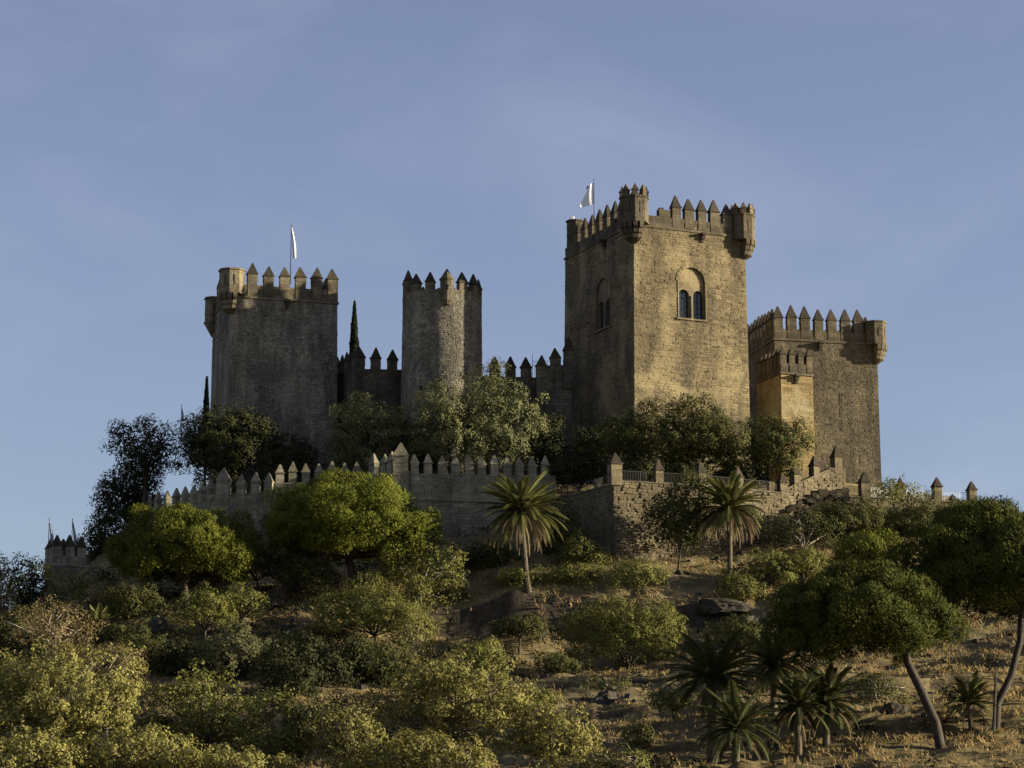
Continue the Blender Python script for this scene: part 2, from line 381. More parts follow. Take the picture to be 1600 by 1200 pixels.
MER = {}
def merlon_mesh(w, t, hs, hc, pd, mat, capmat):
    key = (round(w, 2), round(t, 2), round(hs, 2), round(hc, 2), round(pd, 2), mat, capmat, random.randrange(3))
    if key not in MER:
        mb = MB(); j = lambda s=0.03: random.uniform(-s, s)
        # shaft in uneven courses
        z = -pd
        while z < hs - 0.05:
            h = min(random.uniform(0.3, 0.45), hs - z)
            mb.box(-w / 2 + j(.02), w / 2 + j(.02), -t / 2 + j(.02), t / 2 + j(.02), z, z + h, random.random() ** 1.5); z += h
        cb = MB(); o = 0.09
        cb.box(-w / 2 - o + j(), w / 2 + o + j(), -t / 2 - o + j(), t / 2 + o + j(), 0.0, 0.13, random.random())
        a, c_ = w / 2 + 0.03, t / 2 + 0.03; rx = j(0.05)
        cb.add([(-a, -c_, 0.13), (a, -c_, 0.13), (a, c_, 0.13), (-a, c_, 0.13), (-0.07 + rx, -0.07, hc), (0.07 + rx, -0.07, hc + j(.06)), (0.07 + rx, 0.07, hc), (-0.07 + rx, 0.07, hc)],
               [(0, 1, 5, 4), (1, 2, 6, 5), (2, 3, 7, 6), (3, 0, 4, 7), (4, 5, 6, 7)], random.random())
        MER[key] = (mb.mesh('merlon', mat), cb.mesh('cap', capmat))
    return MER[key]
def merlon(parent, x, y, z, rz=0, w=1.15, t=0.75, hs=1.35, hc=1.3, pd=0.9, mat='top', capmat='cap'):
    a, c_ = merlon_mesh(w, t, hs, hc, pd, mat, capmat)
    o = link('merlon', a, parent, (x, y, z), (random.uniform(-.02, .02), random.uniform(-.02, .02), rz + random.uniform(-.03, .03)))
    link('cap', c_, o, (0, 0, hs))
    o.scale = (random.uniform(.94, 1.05), 1, random.uniform(.92, 1.05))
    return o

def arch_pts(cxx, z0, w, h, n=14, horseshoe=0.0):
    r = w / 2; zc = z0 + h - r
    pts = [(cxx - r, z0), (cxx + r, z0)]
    rr = r * (1 + horseshoe)
    for i in range(n + 1):
        a = math.pi * i / n * (1 + 2 * 0) 
        pts.append((cxx + rr * math.cos(a), zc + rr * math.sin(a)))
    return pts
def poly_holes(mb, outer, holes, to3):
    loops = [[Vector((x, z, 0)) for x, z in outer]] + [[Vector((x, z, 0)) for x, z in h] for h in holes]
    tris = tessellate_polygon(loops)
    flat = [p for l in loops for p in l]
    mb.add([to3(p.x, p.y) for p in flat], [tuple(t) for t in tris])

def bifora(parent, fn, xc, z0, w, h, mat, sill_lit=True):
    """twin-arched window: fn(x,z,d) maps face coordinates and outward distance to the tower's frame"""
    big = arch_pts(xc, z0, w, h)
    sw = w * 0.385; sh = h * 0.56; off = w * 0.27
    smalls = [arch_pts(xc + s * off, z0 + 0.02, sw, sh, 12) for s in (-1, 1)]
    mb = MB(); dep = -0.22
    poly_holes(mb, big, smalls, lambda x, z: fn(x, z, dep))
    n = len(big)
    mb.add([fn(x, z, 0.0) for x, z in big] + [fn(x, z, dep) for x, z in big], [(i, (i + 1) % n, (i + 1) % n + n, i + n) for i in range(n)])
    for s in smalls:
        k = len(s); mb.add([fn(x, z, dep) for x, z in s] + [fn(x, z, dep - 0.45) for x, z in s], [(i, (i + 1) % k, (i + 1) % k + k, i + k) for i in range(k)])
    win = mb.build('window', mat, parent)
    # arch surround of separate wedge stones
    ro, ri = w / 2 + 0.32, w / 2 - 0.04; zc = z0 + h - w / 2
    for i in range(11):
        a0, a1 = math.pi * i / 11 + 0.015, math.pi * (i + 1) / 11 - 0.015; p = random.uniform(0.05, 0.11)
        q = [(ri, a0), (ro, a0), (ro, a1), (ri, a1)]
        vs_ = [fn(xc + r_ * math.cos(a_), zc + r_ * math.sin(a_), p) for r_, a_ in q] + [fn(xc + r_ * math.cos(a_), zc + r_ * math.sin(a_), -0.1) for r_, a_ in q]
        MB().add(vs_, [(0, 1, 2, 3), (0, 4, 5, 1), (1, 5, 6, 2), (2, 6, 7, 3), (3, 7, 4, 0)], random.random()).build('stone', mat, win)
    for s in (-1, 1):
        fr = MB(); x0, x1 = xc + s * (w / 2 - 0.03), xc + s * (w / 2 + 0.12)
        q = [(x0, z0), (x1, z0), (x1, zc), (x0, zc)]
        fr.add([fn(x, z, 0.08) for x, z in q] + [fn(x, z, -0.1) for x, z in q], [(0, 1, 2, 3), (0, 4, 5, 1), (1, 5, 6, 2), (2, 6, 7, 3), (3, 7, 4, 0)])
        fr.build('jamb', mat, win)
    for s in smalls:
        mbp = MB(); mbp.add([fn(x, z, dep - 0.35) for x, z in s], [tuple(range(len(s)))]); mbp.build('pane', 'glass', win)
        xm = (s[0][0] + s[1][0]) / 2; gb = MB()
        def bar(xa, xb, za, zb):
            q = [(xa, za), (xb, za), (xb, zb), (xa, zb)]
            gb.add([fn(x, z, dep - 0.29) for x, z in q] + [fn(x, z, dep - 0.34) for x, z in q], [(0, 1, 2, 3), (0, 4, 5, 1), (1, 5, 6, 2), (2, 6, 7, 3), (3, 7, 4, 0)])
        bar(xm - 0.035, xm + 0.035, z0, z0 + sh - 0.05)
        for kz in (0.22, 0.42, 0.62): bar(s[0][0], s[1][0], z0 + sh * kz, z0 + sh * kz + 0.05)
        gb.build('glazing_bar', 'iron', win)
    col = MB(); pts = []; rad = []
    for zz_, r_ in ((0, .15), (.15, .15), (.2, .09), (sh - sw / 2 - .3, .085), (sh - sw / 2 - .2, .15), (sh - sw / 2, .17)):
        pts.append(fn(xc, z0 + zz_, dep + 0.06)); rad.append(r_)
    col.tube(pts, rad, 8); col.build('column', 'curtain', win)
    sl = MB(); q = [(xc - w / 2 - .3, z0 - .2), (xc + w / 2 + .3, z0 - .2), (xc + w / 2 + .3, z0), (xc - w / 2 - .3, z0)]
    sl.add([fn(x, z, 0.2) for x, z in q] + [fn(x, z, -0.3) for x, z in q], [(0, 1, 2, 3), (0, 4, 5, 1), (1, 5, 6, 2), (2, 6, 7, 3), (3, 7, 4, 0)])
    sl.build('sill', mat, win)
    return big

def slit(parent, fn, xc, z0, w, h):
    """arrow slit: flat dark face, the shade of the opening put into its colour"""
    mb = MB(); q = [(xc - w / 2, z0), (xc + w / 2, z0), (xc + w / 2, z0 + h), (xc - w / 2, z0 + h)]
    mb.add([fn(x, z, 0.075) for x, z in q], [(0, 1, 2, 3)])
    return mb.build('arrow_slit', 'slit', parent)

def ngon(r, n=8, a0=math.pi / 8): return [(r * math.cos(a0 + 2 * math.pi * i / n), r * math.sin(a0 + 2 * math.pi * i / n)) for i in range(n)]
def turret(parent, x, y, r, z0, z1, mat='top', dirs=(), merlons=0, cone=False, n=8, corb=2.3, slits=()):
    mb = MB(); pts = ngon(r, n, math.pi / n)
    z = z0 + 0.2
    mb.prism(ngon(r + 0.12, n, math.pi / n), z0, z0 + 0.2)
    while z < z1 - 0.05:
        h = min(random.uniform(.35, .5), z1 - z); mb.prism(ngon(r + random.uniform(-.02, .02), n, math.pi / n), z, z + h); mb.t[-1] = random.random(); z += h
    mb.prism(ngon(r + 0.12, n, math.pi / n), z1, z1 + 0.18)
    if cone: mb.prism([(a, b) for a, b in ngon(0.35, n, math.pi / n)], z0 - corb, z0, (r + .05) / 0.35)
    for i in range(len(mb.t)): mb.t[i] = random.random() * 0.6
    t = mb.build('turret', mat, parent, (x, y, 0))
    for a in dirs:
        cb = MB(); prof = [(0, 0), (r + .1, 0), (r + .1, -.55), (r, -.7), (r * .9, -.75), (r * .88, -1.2), (r * .76, -1.35), (r * .74, -1.75), (r * .5, -1.95), (0, -corb)]
        wv = 0.23; k = len(prof)
        cb.add([(p, -wv, q + z0) for p, q in prof] + [(p, wv, q + z0) for p, q in prof], [tuple(range(k - 1, -1, -1)), tuple(range(k, 2 * k))] + [(i, (i + 1) % k, (i + 1) % k + k, i + k) for i in range(k)], random.random() * .6)
        cb.build('corbel', mat, t, (0, 0, 0), (0, 0, a))
    for a in slits:
        sb = MB(); rr = r * math.cos(math.pi / n) + 0.03
        sb.box(rr - .3, rr, -.07, .07, z0 + (z1 - z0) * .35, z0 + (z1 - z0) * .8); sb.build('arrow_slit', 'slit', t, (0, 0, 0), (0, 0, a))
    if merlons:
        for i in range(merlons):
            a = 2 * math.pi * (i + 0.5) / merlons
            mbm = MB(); w = 0.33; mbm.box(-w, w, -.25, .25, z1 + .18, z1 + .75)
            mbm.box(-w - .07, w + .07, -.32, .32, z1 + .75, z1 + .85)
            mbm.prism([(-w, -.25), (w, -.25), (w, .25), (-w, .25)], z1 + .85, z1 + 1.5, 0.15)
            mbm.build('merlon', mat, t, ((r - .25) * math.cos(a), (r - .25) * math.sin(a), 0), (0, 0, a + math.pi / 2))
    return t

def spout(parent, x, y, z, rz, mat='cap'):
    mb = MB(); mb.box(-.3, .3, -.75, .2, z, z + .28); mb.box(-.22, .22, -.45, .2, z - .4, z); mb.box(-.15, .15, -.22, .2, z - .75, z - .4)
    return mb.build('corbel', mat, parent, (x, y, 0), (0, 0, rz))

def tower(name, label, corner, a, wr, wl, zb, zc, batter, mat, topmat, ch, rough, n_r, n_l, par=1.1, mw=1.15, mhs=1.3, mhc=1.3, holes_r=None, holes_l=None, skip_corner=(), stone_len=(1.2, 2.8), mcorner=True):
    """corner: world xy of the near corner at cornice level; local x runs along the right-hand face, y along the left-hand face"""
    root = empty(name, (corner[0], corner[1], 0), a, label=label, cat='tower')
    def f_front(x, z, d): return (x, -(d + (zc - z) * batter), z)
    def f_left(x, z, d): return (-(d + (zc - z) * batter), x, z)
    def f_right(x, z, d): return (wr + d + (zc - z) * batter, x, z)
    holes = {0: holes_r or [], 1: holes_l or []}
    bt = (zc - zb) * batter
    core = MB()
    outer = lambda L: [(-bt, zb), (L + bt, zb), (L, zc), (0, zc)]
    poly_holes(core, outer(wr), [arch_pts(*h) for h in holes[0]], lambda x, z: f_front(x, z, 0))
    poly_holes(core, outer(wl), [arch_pts(*h) for h in holes[1]], lambda x, z: f_left(x, z, 0))
    core.add([f_right(-bt, zb, 0), f_right(wl + bt, zb, 0), f_right(wl, zc, 0), f_right(0, zc, 0)], [(0, 1, 2, 3)])
    core.add([(-bt, wl + bt, zb), (wr + bt, wl + bt, zb), (wr, wl, zc), (0, wl, zc)], [(3, 2, 1, 0)])
    core.add([(0, 0, zc), (wr, 0, zc), (wr, wl, zc), (0, wl, zc)], [(0, 1, 2, 3)])
    core.t = [.85] * len(core.t)
    core.build('wall', mat, root)
    def mk_skip(hs_):
        def sk(x, z):
            for (xc, z0, w, h) in hs_:
                if abs(x - xc) < w / 2 + .2 and z0 - .15 < z < z0 + h - w / 2: return True
                if math.hypot(x - xc, z - (z0 + h - w / 2)) < w / 2 + .22 and z > z0: return True
            return False
        return sk
    ms = MB(); lo = zb + 8
    b0 = lambda z: -(zc - z) * batter
    masonry(ms, f_front, b0, lambda z: wr + (zc - z) * batter, lo, zc - .1, ch, rough, *stone_len, skip=mk_skip(holes[0]))
    masonry(ms, f_left, b0, lambda z: wl + (zc - z) * batter, lo, zc - .1, ch, rough, *stone_len, skip=mk_skip(holes[1]))
    masonry(ms, f_right, b0, lambda z: wl + (zc - z) * batter, lo + 4, zc - .1, ch * 2, rough, *stone_len)
    tag(ms.build('masonry', mat, root), kind='stuff')
    for h in holes[0]: bifora(root, f_front, *h, mat)
    for h in holes[1]: bifora(root, f_left, *h, mat)
    co = MB(); e = 0.14
    co.box(-e, wr + e, -e, wl + e, zc - .1, zc + .15); co.build('cornice', topmat, root)
    # parapet: four low walls
    th = 0.5; pp = MB(); z0, z1 = zc + .15, zc + .15 + par
    z = z0
    while z < z1 - .02:
        h = min(.37, z1 - z); j = lambda: random.uniform(-.015, .015)
        pp.box(0 + j(), wr + j(), 0 + j(), th, z, z + h, random.random() ** 1.5); pp.box(0 + j(), wr + j(), wl - th, wl + j(), z, z + h, random.random()); z += h
    pp.box(.003, th, th, wl - th, z0, z1 - .003, .4); pp.box(wr - th, wr - .003, th, wl - th, z0, z1 - .003, .4)
    pp.build('parapet', topmat, root)
    kw = dict(w=mw, t=0.66, hs=mhs, hc=mhc, pd=par - .02, mat=topmat)
    def run(n, L, fn, rz):
        for i in range(n):
            s = (i + .5) / n * L if not mcorner else mw / 2 + i / (n - 1) * (L - mw)
            x, y = fn(s)
            if any(math.hypot(x - sx_, y - sy_) < 2.0 for sx_, sy_ in skip_corner): continue
            merlon(root, x, y, z1, rz, **kw)
    run(n_r, wr, lambda s: (s, .28), 0); run(n_r, wr, lambda s: (s, wl - .28), 0)
    run(n_l, wl - 1.4, lambda s: (.28, s + .9), math.pi / 2) ; run(n_l, wl - 1.4, lambda s: (wr - .28, s + .9), math.pi / 2)
    return root, f_front, f_left

# ---- the keep
kc = P(990, 350, 300); ZK = P(990, 351, 300).z
aK = R(24.5)
WR, WL = 14.1, 17.6
keep, kf, kl = tower('keep_tower', 'tallest square sunlit tower with twin arched windows and white flag', (kc.x, kc.y), aK, WR, WL, ZK - 36, ZK, 0.009, 'keep', 'top', 0.27, 0.065, 9, 9,
                     par=1.15, mw=1.1, mhs=1.2, mhc=1.45,
                     holes_r=[(7.2, ZK - 10.1, 3.4, 5.95)], holes_l=[(7.6, ZK - 10.3, 3.6, 5.9)], skip_corner=[(0, 0), (WR, 0), (0, WL), (WR, WL)], stone_len=(1.2, 4.0))
A5 = [math.pi, math.pi * 1.17, math.pi * 1.33, math.pi * 1.5, math.pi * 1.25]
turret(keep, 0.15, 0.15, 1.6, ZK + .1, ZK + 2.95, 'top', [math.pi * .98, math.pi * 1.12, math.pi * 1.25, math.pi * 1.38, math.pi * 1.52], merlons=8, slits=[math.pi * 1.25, math.pi * 1.5, math.pi])
turret(keep, WR - .15, 0.25, 1.4, ZK - .4, ZK + 2.4, 'top', [math.pi * 1.48, math.pi * 1.62, math.pi * 1.75, math.pi * 1.88, math.pi * 2.02], merlons=8, slits=[math.pi * 1.5, math.pi * 1.75])
turret(keep, .9, WL - .9, 1.02, ZK - .05, ZK + 4.3, 'top', [], slits=[math.pi])
turret(keep, WR - .2, WL - .2, 1.3, ZK - .05, ZK + 3.0, 'top', [])
spout(keep, 8.6, 0, ZK - .4, 0); spout(keep, 0, 7, ZK - .4, -math.pi / 2)
# worn low stump of a merlon
sm = MB(); sm.box(3.2, 4.6, -.03, .6, ZK + 1.3, ZK + 2.15, .4); sm.box(3.35, 3.8, -.02, .55, ZK + 2.15, ZK + 2.35, .7); sm.build('worn_merlon', 'top', keep)
for o in list(keep.children):      # the merlon that has crumbled
    if o.name.startswith('merlon') and abs(o.location.y - .28) < .1 and o.location.x < 5.2:
        for c_ in o.children: bpy.data.objects.remove(c_)
        bpy.data.objects.remove(o)

# ---- right tower and its annex
ec = P(1210, 530, 318); ZE = ec.z
east, ef, el = tower('square_tower', 'wide weathered square tower at the right end of the castle', (ec.x, ec.y), R(13.5), 12.7, 11.5, ZE - 30, ZE, 0.006, 'east', 'top', 0.25, 0.05, 8, 8, par=1.15, mw=1.08, mhs=1.35, mhc=1.45, skip_corner=[(12.7, 0)], stone_len=(.9, 2.2))
turret(east, 12.55, .1, 1.3, ZE - .15, ZE + 2.5, 'top', [math.pi * 1.5, math.pi * 1.63, math.pi * 1.76, math.pi * 1.9], slits=[math.pi * 1.5, math.pi * 1.75])
spout(east, 5.6, 0, ZE - .35, 0)
mbs = MB(); q = [(8.05, ZE - 10.5), (8.17, ZE - 10.5), (8.17, ZE - 6.0), (8.05, ZE - 6.0)]
mbs.add([ef(x, z, .085) for x, z in q], [(0, 1, 2, 3)]); mbs.build('arrow_slit', 'slit', east)

ac = P(1220, 583, 311); ZA = ac.z
annex, af, al = tower('small_tower', 'small ochre tower with patched render in front of the right tower', (ac.x, ac.y), R(22), 4.1, 6.0, ZA - 26, ZA, 0.004, 'annex', 'top', 0.36, 0.03, 4, 5, par=1.1, mw=0.72, mhs=0.95, mhc=0.85, stone_len=(1.5, 4))
spout(annex, 1.9, 0, ZA - .35, 0)

# ---- left tower
lc = P(361, 463, 309); ZL = lc.z
west, wf, wlf = tower('left_tower', 'broad grey square tower at the left end with slim white flag', (lc.x, lc.y), R(17), 12.45, 10.6, ZL - 28, ZL, 0.006, 'grey', 'gtop', 0.25, 0.05, 7, 6, par=1.35, mw=1.17, mhs=1.25, mhc=1.3, skip_corner=[(0, 0), (0, 10.6)], stone_len=(.9, 2.2))
turret(west, .1, .1, 1.5, ZL + .15, ZL + 2.9, 'gtop', [math.pi * .98, math.pi * 1.12, math.pi * 1.25, math.pi * 1.38, math.pi * 1.52], slits=[math.pi * 1.25, math.pi * 1.5])
turret(west, .15, 10.4, 1.2, ZL - 1.0, ZL + 1.9, 'gtop', [], cone=True, corb=1.6, slits=[math.pi])
spout(west, 6.5, 0, ZL - .35, 0)

# ---- round tower
rp = P(691, 466, 304.6); ZR = rp.z; RR = 4.4
rnd = empty('round_tower', (rp.x, rp.y, 0), label='grey round tower with pointed merlons between the left tower and the keep', cat='tower')
def frd(x, z, d):
    r = RR + d + (ZR - z) * 0.012; a = x / RR
    return (r * math.cos(a), r * math.sin(a), z)
mb = MB()
zl = [ZR - 26, ZR - 13, ZR]
for k in range(2):
    n = 40; vs_ = [frd(2 * math.pi * RR * i / n, zz_, 0) for zz_ in (zl[k], zl[k + 1]) for i in range(n)]
    mb.add(vs_, [(i, (i + 1) % n, (i + 1) % n + n, i + n) for i in range(n)])
mb.add([frd(2 * math.pi * RR * i / 40, ZR - .4, 0) for i in range(40)], [tuple(range(40))])
mb.t = [.85] * len(mb.t); mb.build('wall', 'grey', rnd, smooth=False)
ms = MB(); masonry(ms, frd, lambda z: math.pi * RR * .95, lambda z: 2.06 * math.pi * RR, ZR - 19, ZR, .25, .05, .9, 2.0)
tag(ms.build('masonry', 'grey', rnd), kind='stuff')
mb = MB(); n = 40
ring = lambda r, z: [(r * math.cos(2 * math.pi * i / n), r * math.sin(2 * math.pi * i / n), z) for i in range(n)]
vs_ = ring(RR + .05, ZR - .4) + ring(RR + .05, ZR + .05) + ring(RR - .5, ZR + .05) + ring(RR - .5, ZR - .4)
fs_ = [(k * n + i, k * n + (i + 1) % n, ((k + 1) % 4) * n + (i + 1) % n, ((k + 1) % 4) * n + i) for k in range(4) for i in range(n)]
mb.add(vs_, fs_, .3); mb.build('parapet', 'gtop', rnd)
for k in range(14):
    a = -math.pi / 2 + R(8) + R(360 / 14) * k
    if k == 0: continue
    tall = .7 if abs(math.cos(a) + .95) < .12 else 0
    merlon(rnd, (RR - .3) * math.cos(a), (RR - .3) * math.sin(a), ZR, a + math.pi / 2, w=1.02, t=.65, hs=.95 + tall, hc=1.25, pd=.9, mat='gtop')
mb = MB(); zb_ = ZR - 1.3
mb.prism(ngon(.42, 10), zb_ - .5, zb_, 1.85); mb.prism(ngon(.78, 10), zb_, ZR + 1.0); mb.prism(ngon(.88, 10), ZR + 1.0, ZR + 1.15); mb.prism(ngon(.8, 10), ZR + 1.15, ZR + 2.3, 0.08)
tt = mb.build('turret', 'gtop', rnd, ((RR + .1) * math.cos(-math.pi / 2 + R(8)), (RR + .1) * math.sin(-math.pi / 2 + R(8)), 0))
mb = MB(); mb.box(-.2, .2, -.83, -.6, ZR - .2, ZR + .35); mb.build('arrow_slit', 'slit', tt)
for a_, z_, w_, h_ in ((R(-121), ZR - 12.3, .35, 1.5),):
    x = a_ / (2 * math.pi) * 2 * math.pi * RR
    mb = MB(); q = [(x, z_), (x + w_, z_), (x + w_, z_ + h_), (x, z_ + h_)]; mb.add([frd(p_, z2, .09) for p_, z2 in q], [(0, 1, 2, 3)]); mb.build('window', 'slit', rnd)

# ------------------------------------------------------------------ curtain walls
def wall_root(name, label, px, Y):
    p = P(px, 800, Y); return empty(name, (p.x, p.y, 0), 0, label=label, cat='wall')
def seg(root, pa, pb, th=1.0, zb=None, mat='curtain', ch=.33, rough=.05, batter=0.0, batter_from=None, slen=(1.1, 2.6), course_cap=True, left_end=False):
    """pa, pb: (px, py_top, Y); one straight stretch of wall under root"""
    A_, B_ = P(*pa), P(*pb); d = Vector((B_.x - A_.x, B_.y - A_.y)); L = d.length; rz = math.atan2(d.y, d.x)
    if zb is None: zb = min(A_.z, B_.z) - 9
    # geometry expressed in the root's frame (root is unrotated)
    u = d / L; nrm = Vector((u.y, -u.x)); ox, oy = A_.x - root.location.x, A_.y - root.location.y
    ztop = lambda x: A_.z + (B_.z - A_.z) * x / L
    zbf = batter_from if batter_from is not None else -1e9
    def fn(x, z, dd):
        o = dd + (max(0, zbf - z) * batter if batter_from is not None else 0)
        return (ox + u.x * x + nrm.x * o, oy + u.y * x + nrm.y * o, z)
    core = MB()
    zs = [zb, zbf if batter_from is not None else (zb + min(A_.z, B_.z)) / 2]
    vs_ = [fn(0, zs[0], 0), fn(L, zs[0], 0), fn(L, zs[1], 0), fn(0, zs[1], 0), fn(L, ztop(L), 0), fn(0, ztop(0), 0),
           fn(0, ztop(0), -th), fn(L, ztop(L), -th), fn(0, zs[0], -th), fn(L, zs[0], -th)]
    core.add(vs_, [(0, 1, 2, 3), (3, 2, 4, 5), (5, 4, 7, 6), (0, 3, 5, 6, 8), (1, 9, 7, 4, 2), (8, 6, 7, 9)], .9)
    core.build('wall', mat, root)
    ms = MB()
    masonry(ms, fn, lambda z: 0, lambda z: L, zb + 1, max(A_.z, B_.z), ch, rough, *slen, skip=lambda x, z: z > ztop(x) - .12)
    if left_end:
        f2 = lambda x, z, dd: (fn(0, z, 0)[0] - u.x * dd - nrm.x * x, fn(0, z, 0)[1] - u.y * dd - nrm.y * x, z)
        masonry(ms, f2, lambda z: 0, lambda z: th, zb + 1, A_.z - .1, ch, rough, *slen)
    tag(ms.build('masonry', mat, root), kind='stuff')
    cp = MB()      # coping slabs
    x = 0
    while x < L - .01:
        l = min(random.uniform(.9, 1.3), L - x); zz0, zz1 = ztop(x), ztop(x + l)
        q = [fn(x + .01, zz0, .1), fn(x + l - .01, zz1, .1), fn(x + l - .01, zz1, -th - .05), fn(x + .01, zz0, -th - .05)]
        k = random.uniform(.1, .15)
        cp.add(q + [(a, b, c_ + k) for a, b, c_ in q], [(0, 1, 5, 4), (1, 2, 6, 5), (2, 3, 7, 6), (3, 0, 4, 7), (4, 5, 6, 7)], random.random()); x += l
    tag(cp.build('coping', mat, root), kind='stuff')
    class S: pass
    s = S(); s.fn = fn; s.L = L; s.rz = rz; s.ztop = ztop; s.th = th; s.A = A_; s.u = u; s.root = root; s.nrm = nrm
    return s
def seg_x(s, px):      # distance along the stretch where it shows at photo column px
    k = (px - 800) / F / math.cos(TH) * 1.0
    # x_world = k' * y_world (ignoring the small tilt term, solved by bisection)
    lo, hi = -5.0, s.L + 5.0
    def scr(t):
        X = s.A.x + s.u.x * t; Y = s.A.y + s.u.y * t; Z = s.ztop(min(max(t, 0), s.L)) - CZ
        dep = Y * math.cos(TH) + Z * math.sin(TH); return 800 + F * X / dep
    for _ in range(40):
        m_ = (lo + hi) / 2
        if scr(m_) < px: lo = m_
        else: hi = m_
    return (lo + hi) / 2
def wall_merlons(s, pxs, w=.9, t=.6, hs=1.25, hc=1.1, pd=.3, mat='curtain', capmat='cap', back=.24):
    for px in pxs:
        if isinstance(px, tuple): px, sc_ = px
        else: sc_ = 1
        t_ = seg_x(s, px); p = s.fn(t_, s.ztop(t_), -back)
        merlon(s.root, p[0], p[1], p[2], s.rz, w=w * sc_, t=t, hs=hs * (1 + (sc_ - 1) * .5), hc=hc * (1 + (sc_ - 1) * .4), pd=pd, mat=mat, capmat=capmat)
def railing(s, pxa, pxb, h=1.1, mat='iron', back=.3):
    a, b = seg_x(s, pxa), seg_x(s, pxb); n = max(2, int((b - a) / .17)); mb = MB()
    for i in range(n + 1):
        x = a + (b - a) * i / n; z = s.ztop(x) + .1; r = .035 if i % 12 == 0 or i == n else .017
        mb.tube([s.fn(x, z, -back), s.fn(x, z + h, -back)], [r, r], 4)
    for zz_ in (.12, h - .03):
        mb.tube([s.fn(a, s.ztop(a) + .1 + zz_, -back), s.fn(b, s.ztop(b) + .1 + zz_, -back)], [.03, .03], 4)
    return mb.build('railing', mat, s.root)

# wall between the left tower and the round tower
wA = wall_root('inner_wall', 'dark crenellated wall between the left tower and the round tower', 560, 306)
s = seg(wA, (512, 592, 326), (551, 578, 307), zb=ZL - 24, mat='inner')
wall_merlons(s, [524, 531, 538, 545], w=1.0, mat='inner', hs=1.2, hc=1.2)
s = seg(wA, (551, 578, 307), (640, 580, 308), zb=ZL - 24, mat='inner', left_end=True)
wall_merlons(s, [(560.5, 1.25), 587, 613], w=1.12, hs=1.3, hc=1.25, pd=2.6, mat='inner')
# wall between the round tower and the keep
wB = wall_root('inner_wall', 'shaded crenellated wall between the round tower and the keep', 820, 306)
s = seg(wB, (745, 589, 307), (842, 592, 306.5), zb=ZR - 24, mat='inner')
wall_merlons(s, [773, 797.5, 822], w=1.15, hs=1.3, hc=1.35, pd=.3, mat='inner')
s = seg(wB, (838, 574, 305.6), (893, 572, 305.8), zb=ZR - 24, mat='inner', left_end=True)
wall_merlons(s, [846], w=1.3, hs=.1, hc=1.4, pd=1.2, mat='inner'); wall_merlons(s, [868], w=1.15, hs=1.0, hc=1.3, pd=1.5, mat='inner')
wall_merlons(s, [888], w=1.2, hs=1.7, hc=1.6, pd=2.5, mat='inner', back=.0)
# roof-walk railing seen between those merlons
rr_ = P(832, 590, 310); rail = empty('safety_railing', rr_, label='thin steel safety railing showing above the wall left of the keep', cat='railing')
mb = MB(); z0 = 0; z1 = (P(832, 553, 310) - rr_).z; xr = 3.9
def rl(p, q, r=.028): mb.tube([p, q], [r, r], 4)
for z_ in (z1, z1 - .5): rl((0, 4, z_), (xr, 4, z_)); rl((0, 0, z_ - .0), (0, 4, z_)); rl((0, 4, z_), (0, 0, z_))
for i in range(14): rl((xr * i / 13, 4, 0), (xr * i / 13, 4, z1), .016)
for i in range(6): rl((0, 4 * i / 5, 0), (0, 4 * i / 5, z1), .02)
mb.build('frame', 'bluesteel', rail)

# long outer curtain wall
wC = wall_root('curtain_wall', 'long pale crenellated curtain wall below the left and round towers', 500, 285)
ck = dict(mat='curtain', capmat='curtain', w=.86, hs=1.2, hc=1.05, pd=2.6)
s = seg(wC, (222, 806, 306), (336, 780, 290), zb=36, mat='curtain'); wall_merlons(s, [228, 243, 258, 272, 285.5, 299, 312, 325], **ck)
s = seg(wC, (336, 775, 290), (428, 770, 289), zb=36, mat='curtain'); wall_merlons(s, [(348, 1.75), 376, 398, 419], **ck)
s = seg(wC, (428, 757, 286.5), (572, 752, 287.5), zb=36, mat='curtain', left_end=True); wall_merlons(s, [437, 457, 478, 498, 518, 538, 558], **ck)
s = seg(wC, (572, 748, 287.5), (616, 738, 283.5), zb=36, mat='curtain'); wall_merlons(s, [(581, 1.3), 598, 609], **ck)
s = seg(wC, (614, 738, 283), (640, 738, 283.2), zb=36, mat='curtain', left_end=True); wall_merlons(s, [(626, 1.85)], **ck)
s = seg(wC, (640, 742, 283.6), (868, 746, 287), zb=36, mat='curtain', slen=(1.6, 4)); wall_merlons(s, [648, 669, 691, 712, 733, 753, 773, 793, 812, 832, 852], **ck)
lg = MB(); q0, q1 = s.fn(0, 0, .16), s.fn(s.L, 0, .16); zt = s.ztop(0) - 2.3
# low string course with a slightly projecting lower wall face
a0, a1 = s.fn(0, zt, .18), s.fn(s.L, zt, .18); b0_, b1_ = s.fn(0, zt, -.1), s.fn(s.L, zt, -.1)
lg.add([a0, a1, b1_, b0_, (a0[0], a0[1], zt - .3), (a1[0], a1[1], zt - .3), (b1_[0], b1_[1], zt - .3), (b0_[0], b0_[1], zt - .3)], [(0, 1, 2, 3), (4, 5, 1, 0), (7, 6, 5, 4), (0, 3, 7, 4), (1, 5, 6, 2)], .3)
lg.build('string_course', 'curtain', wC)

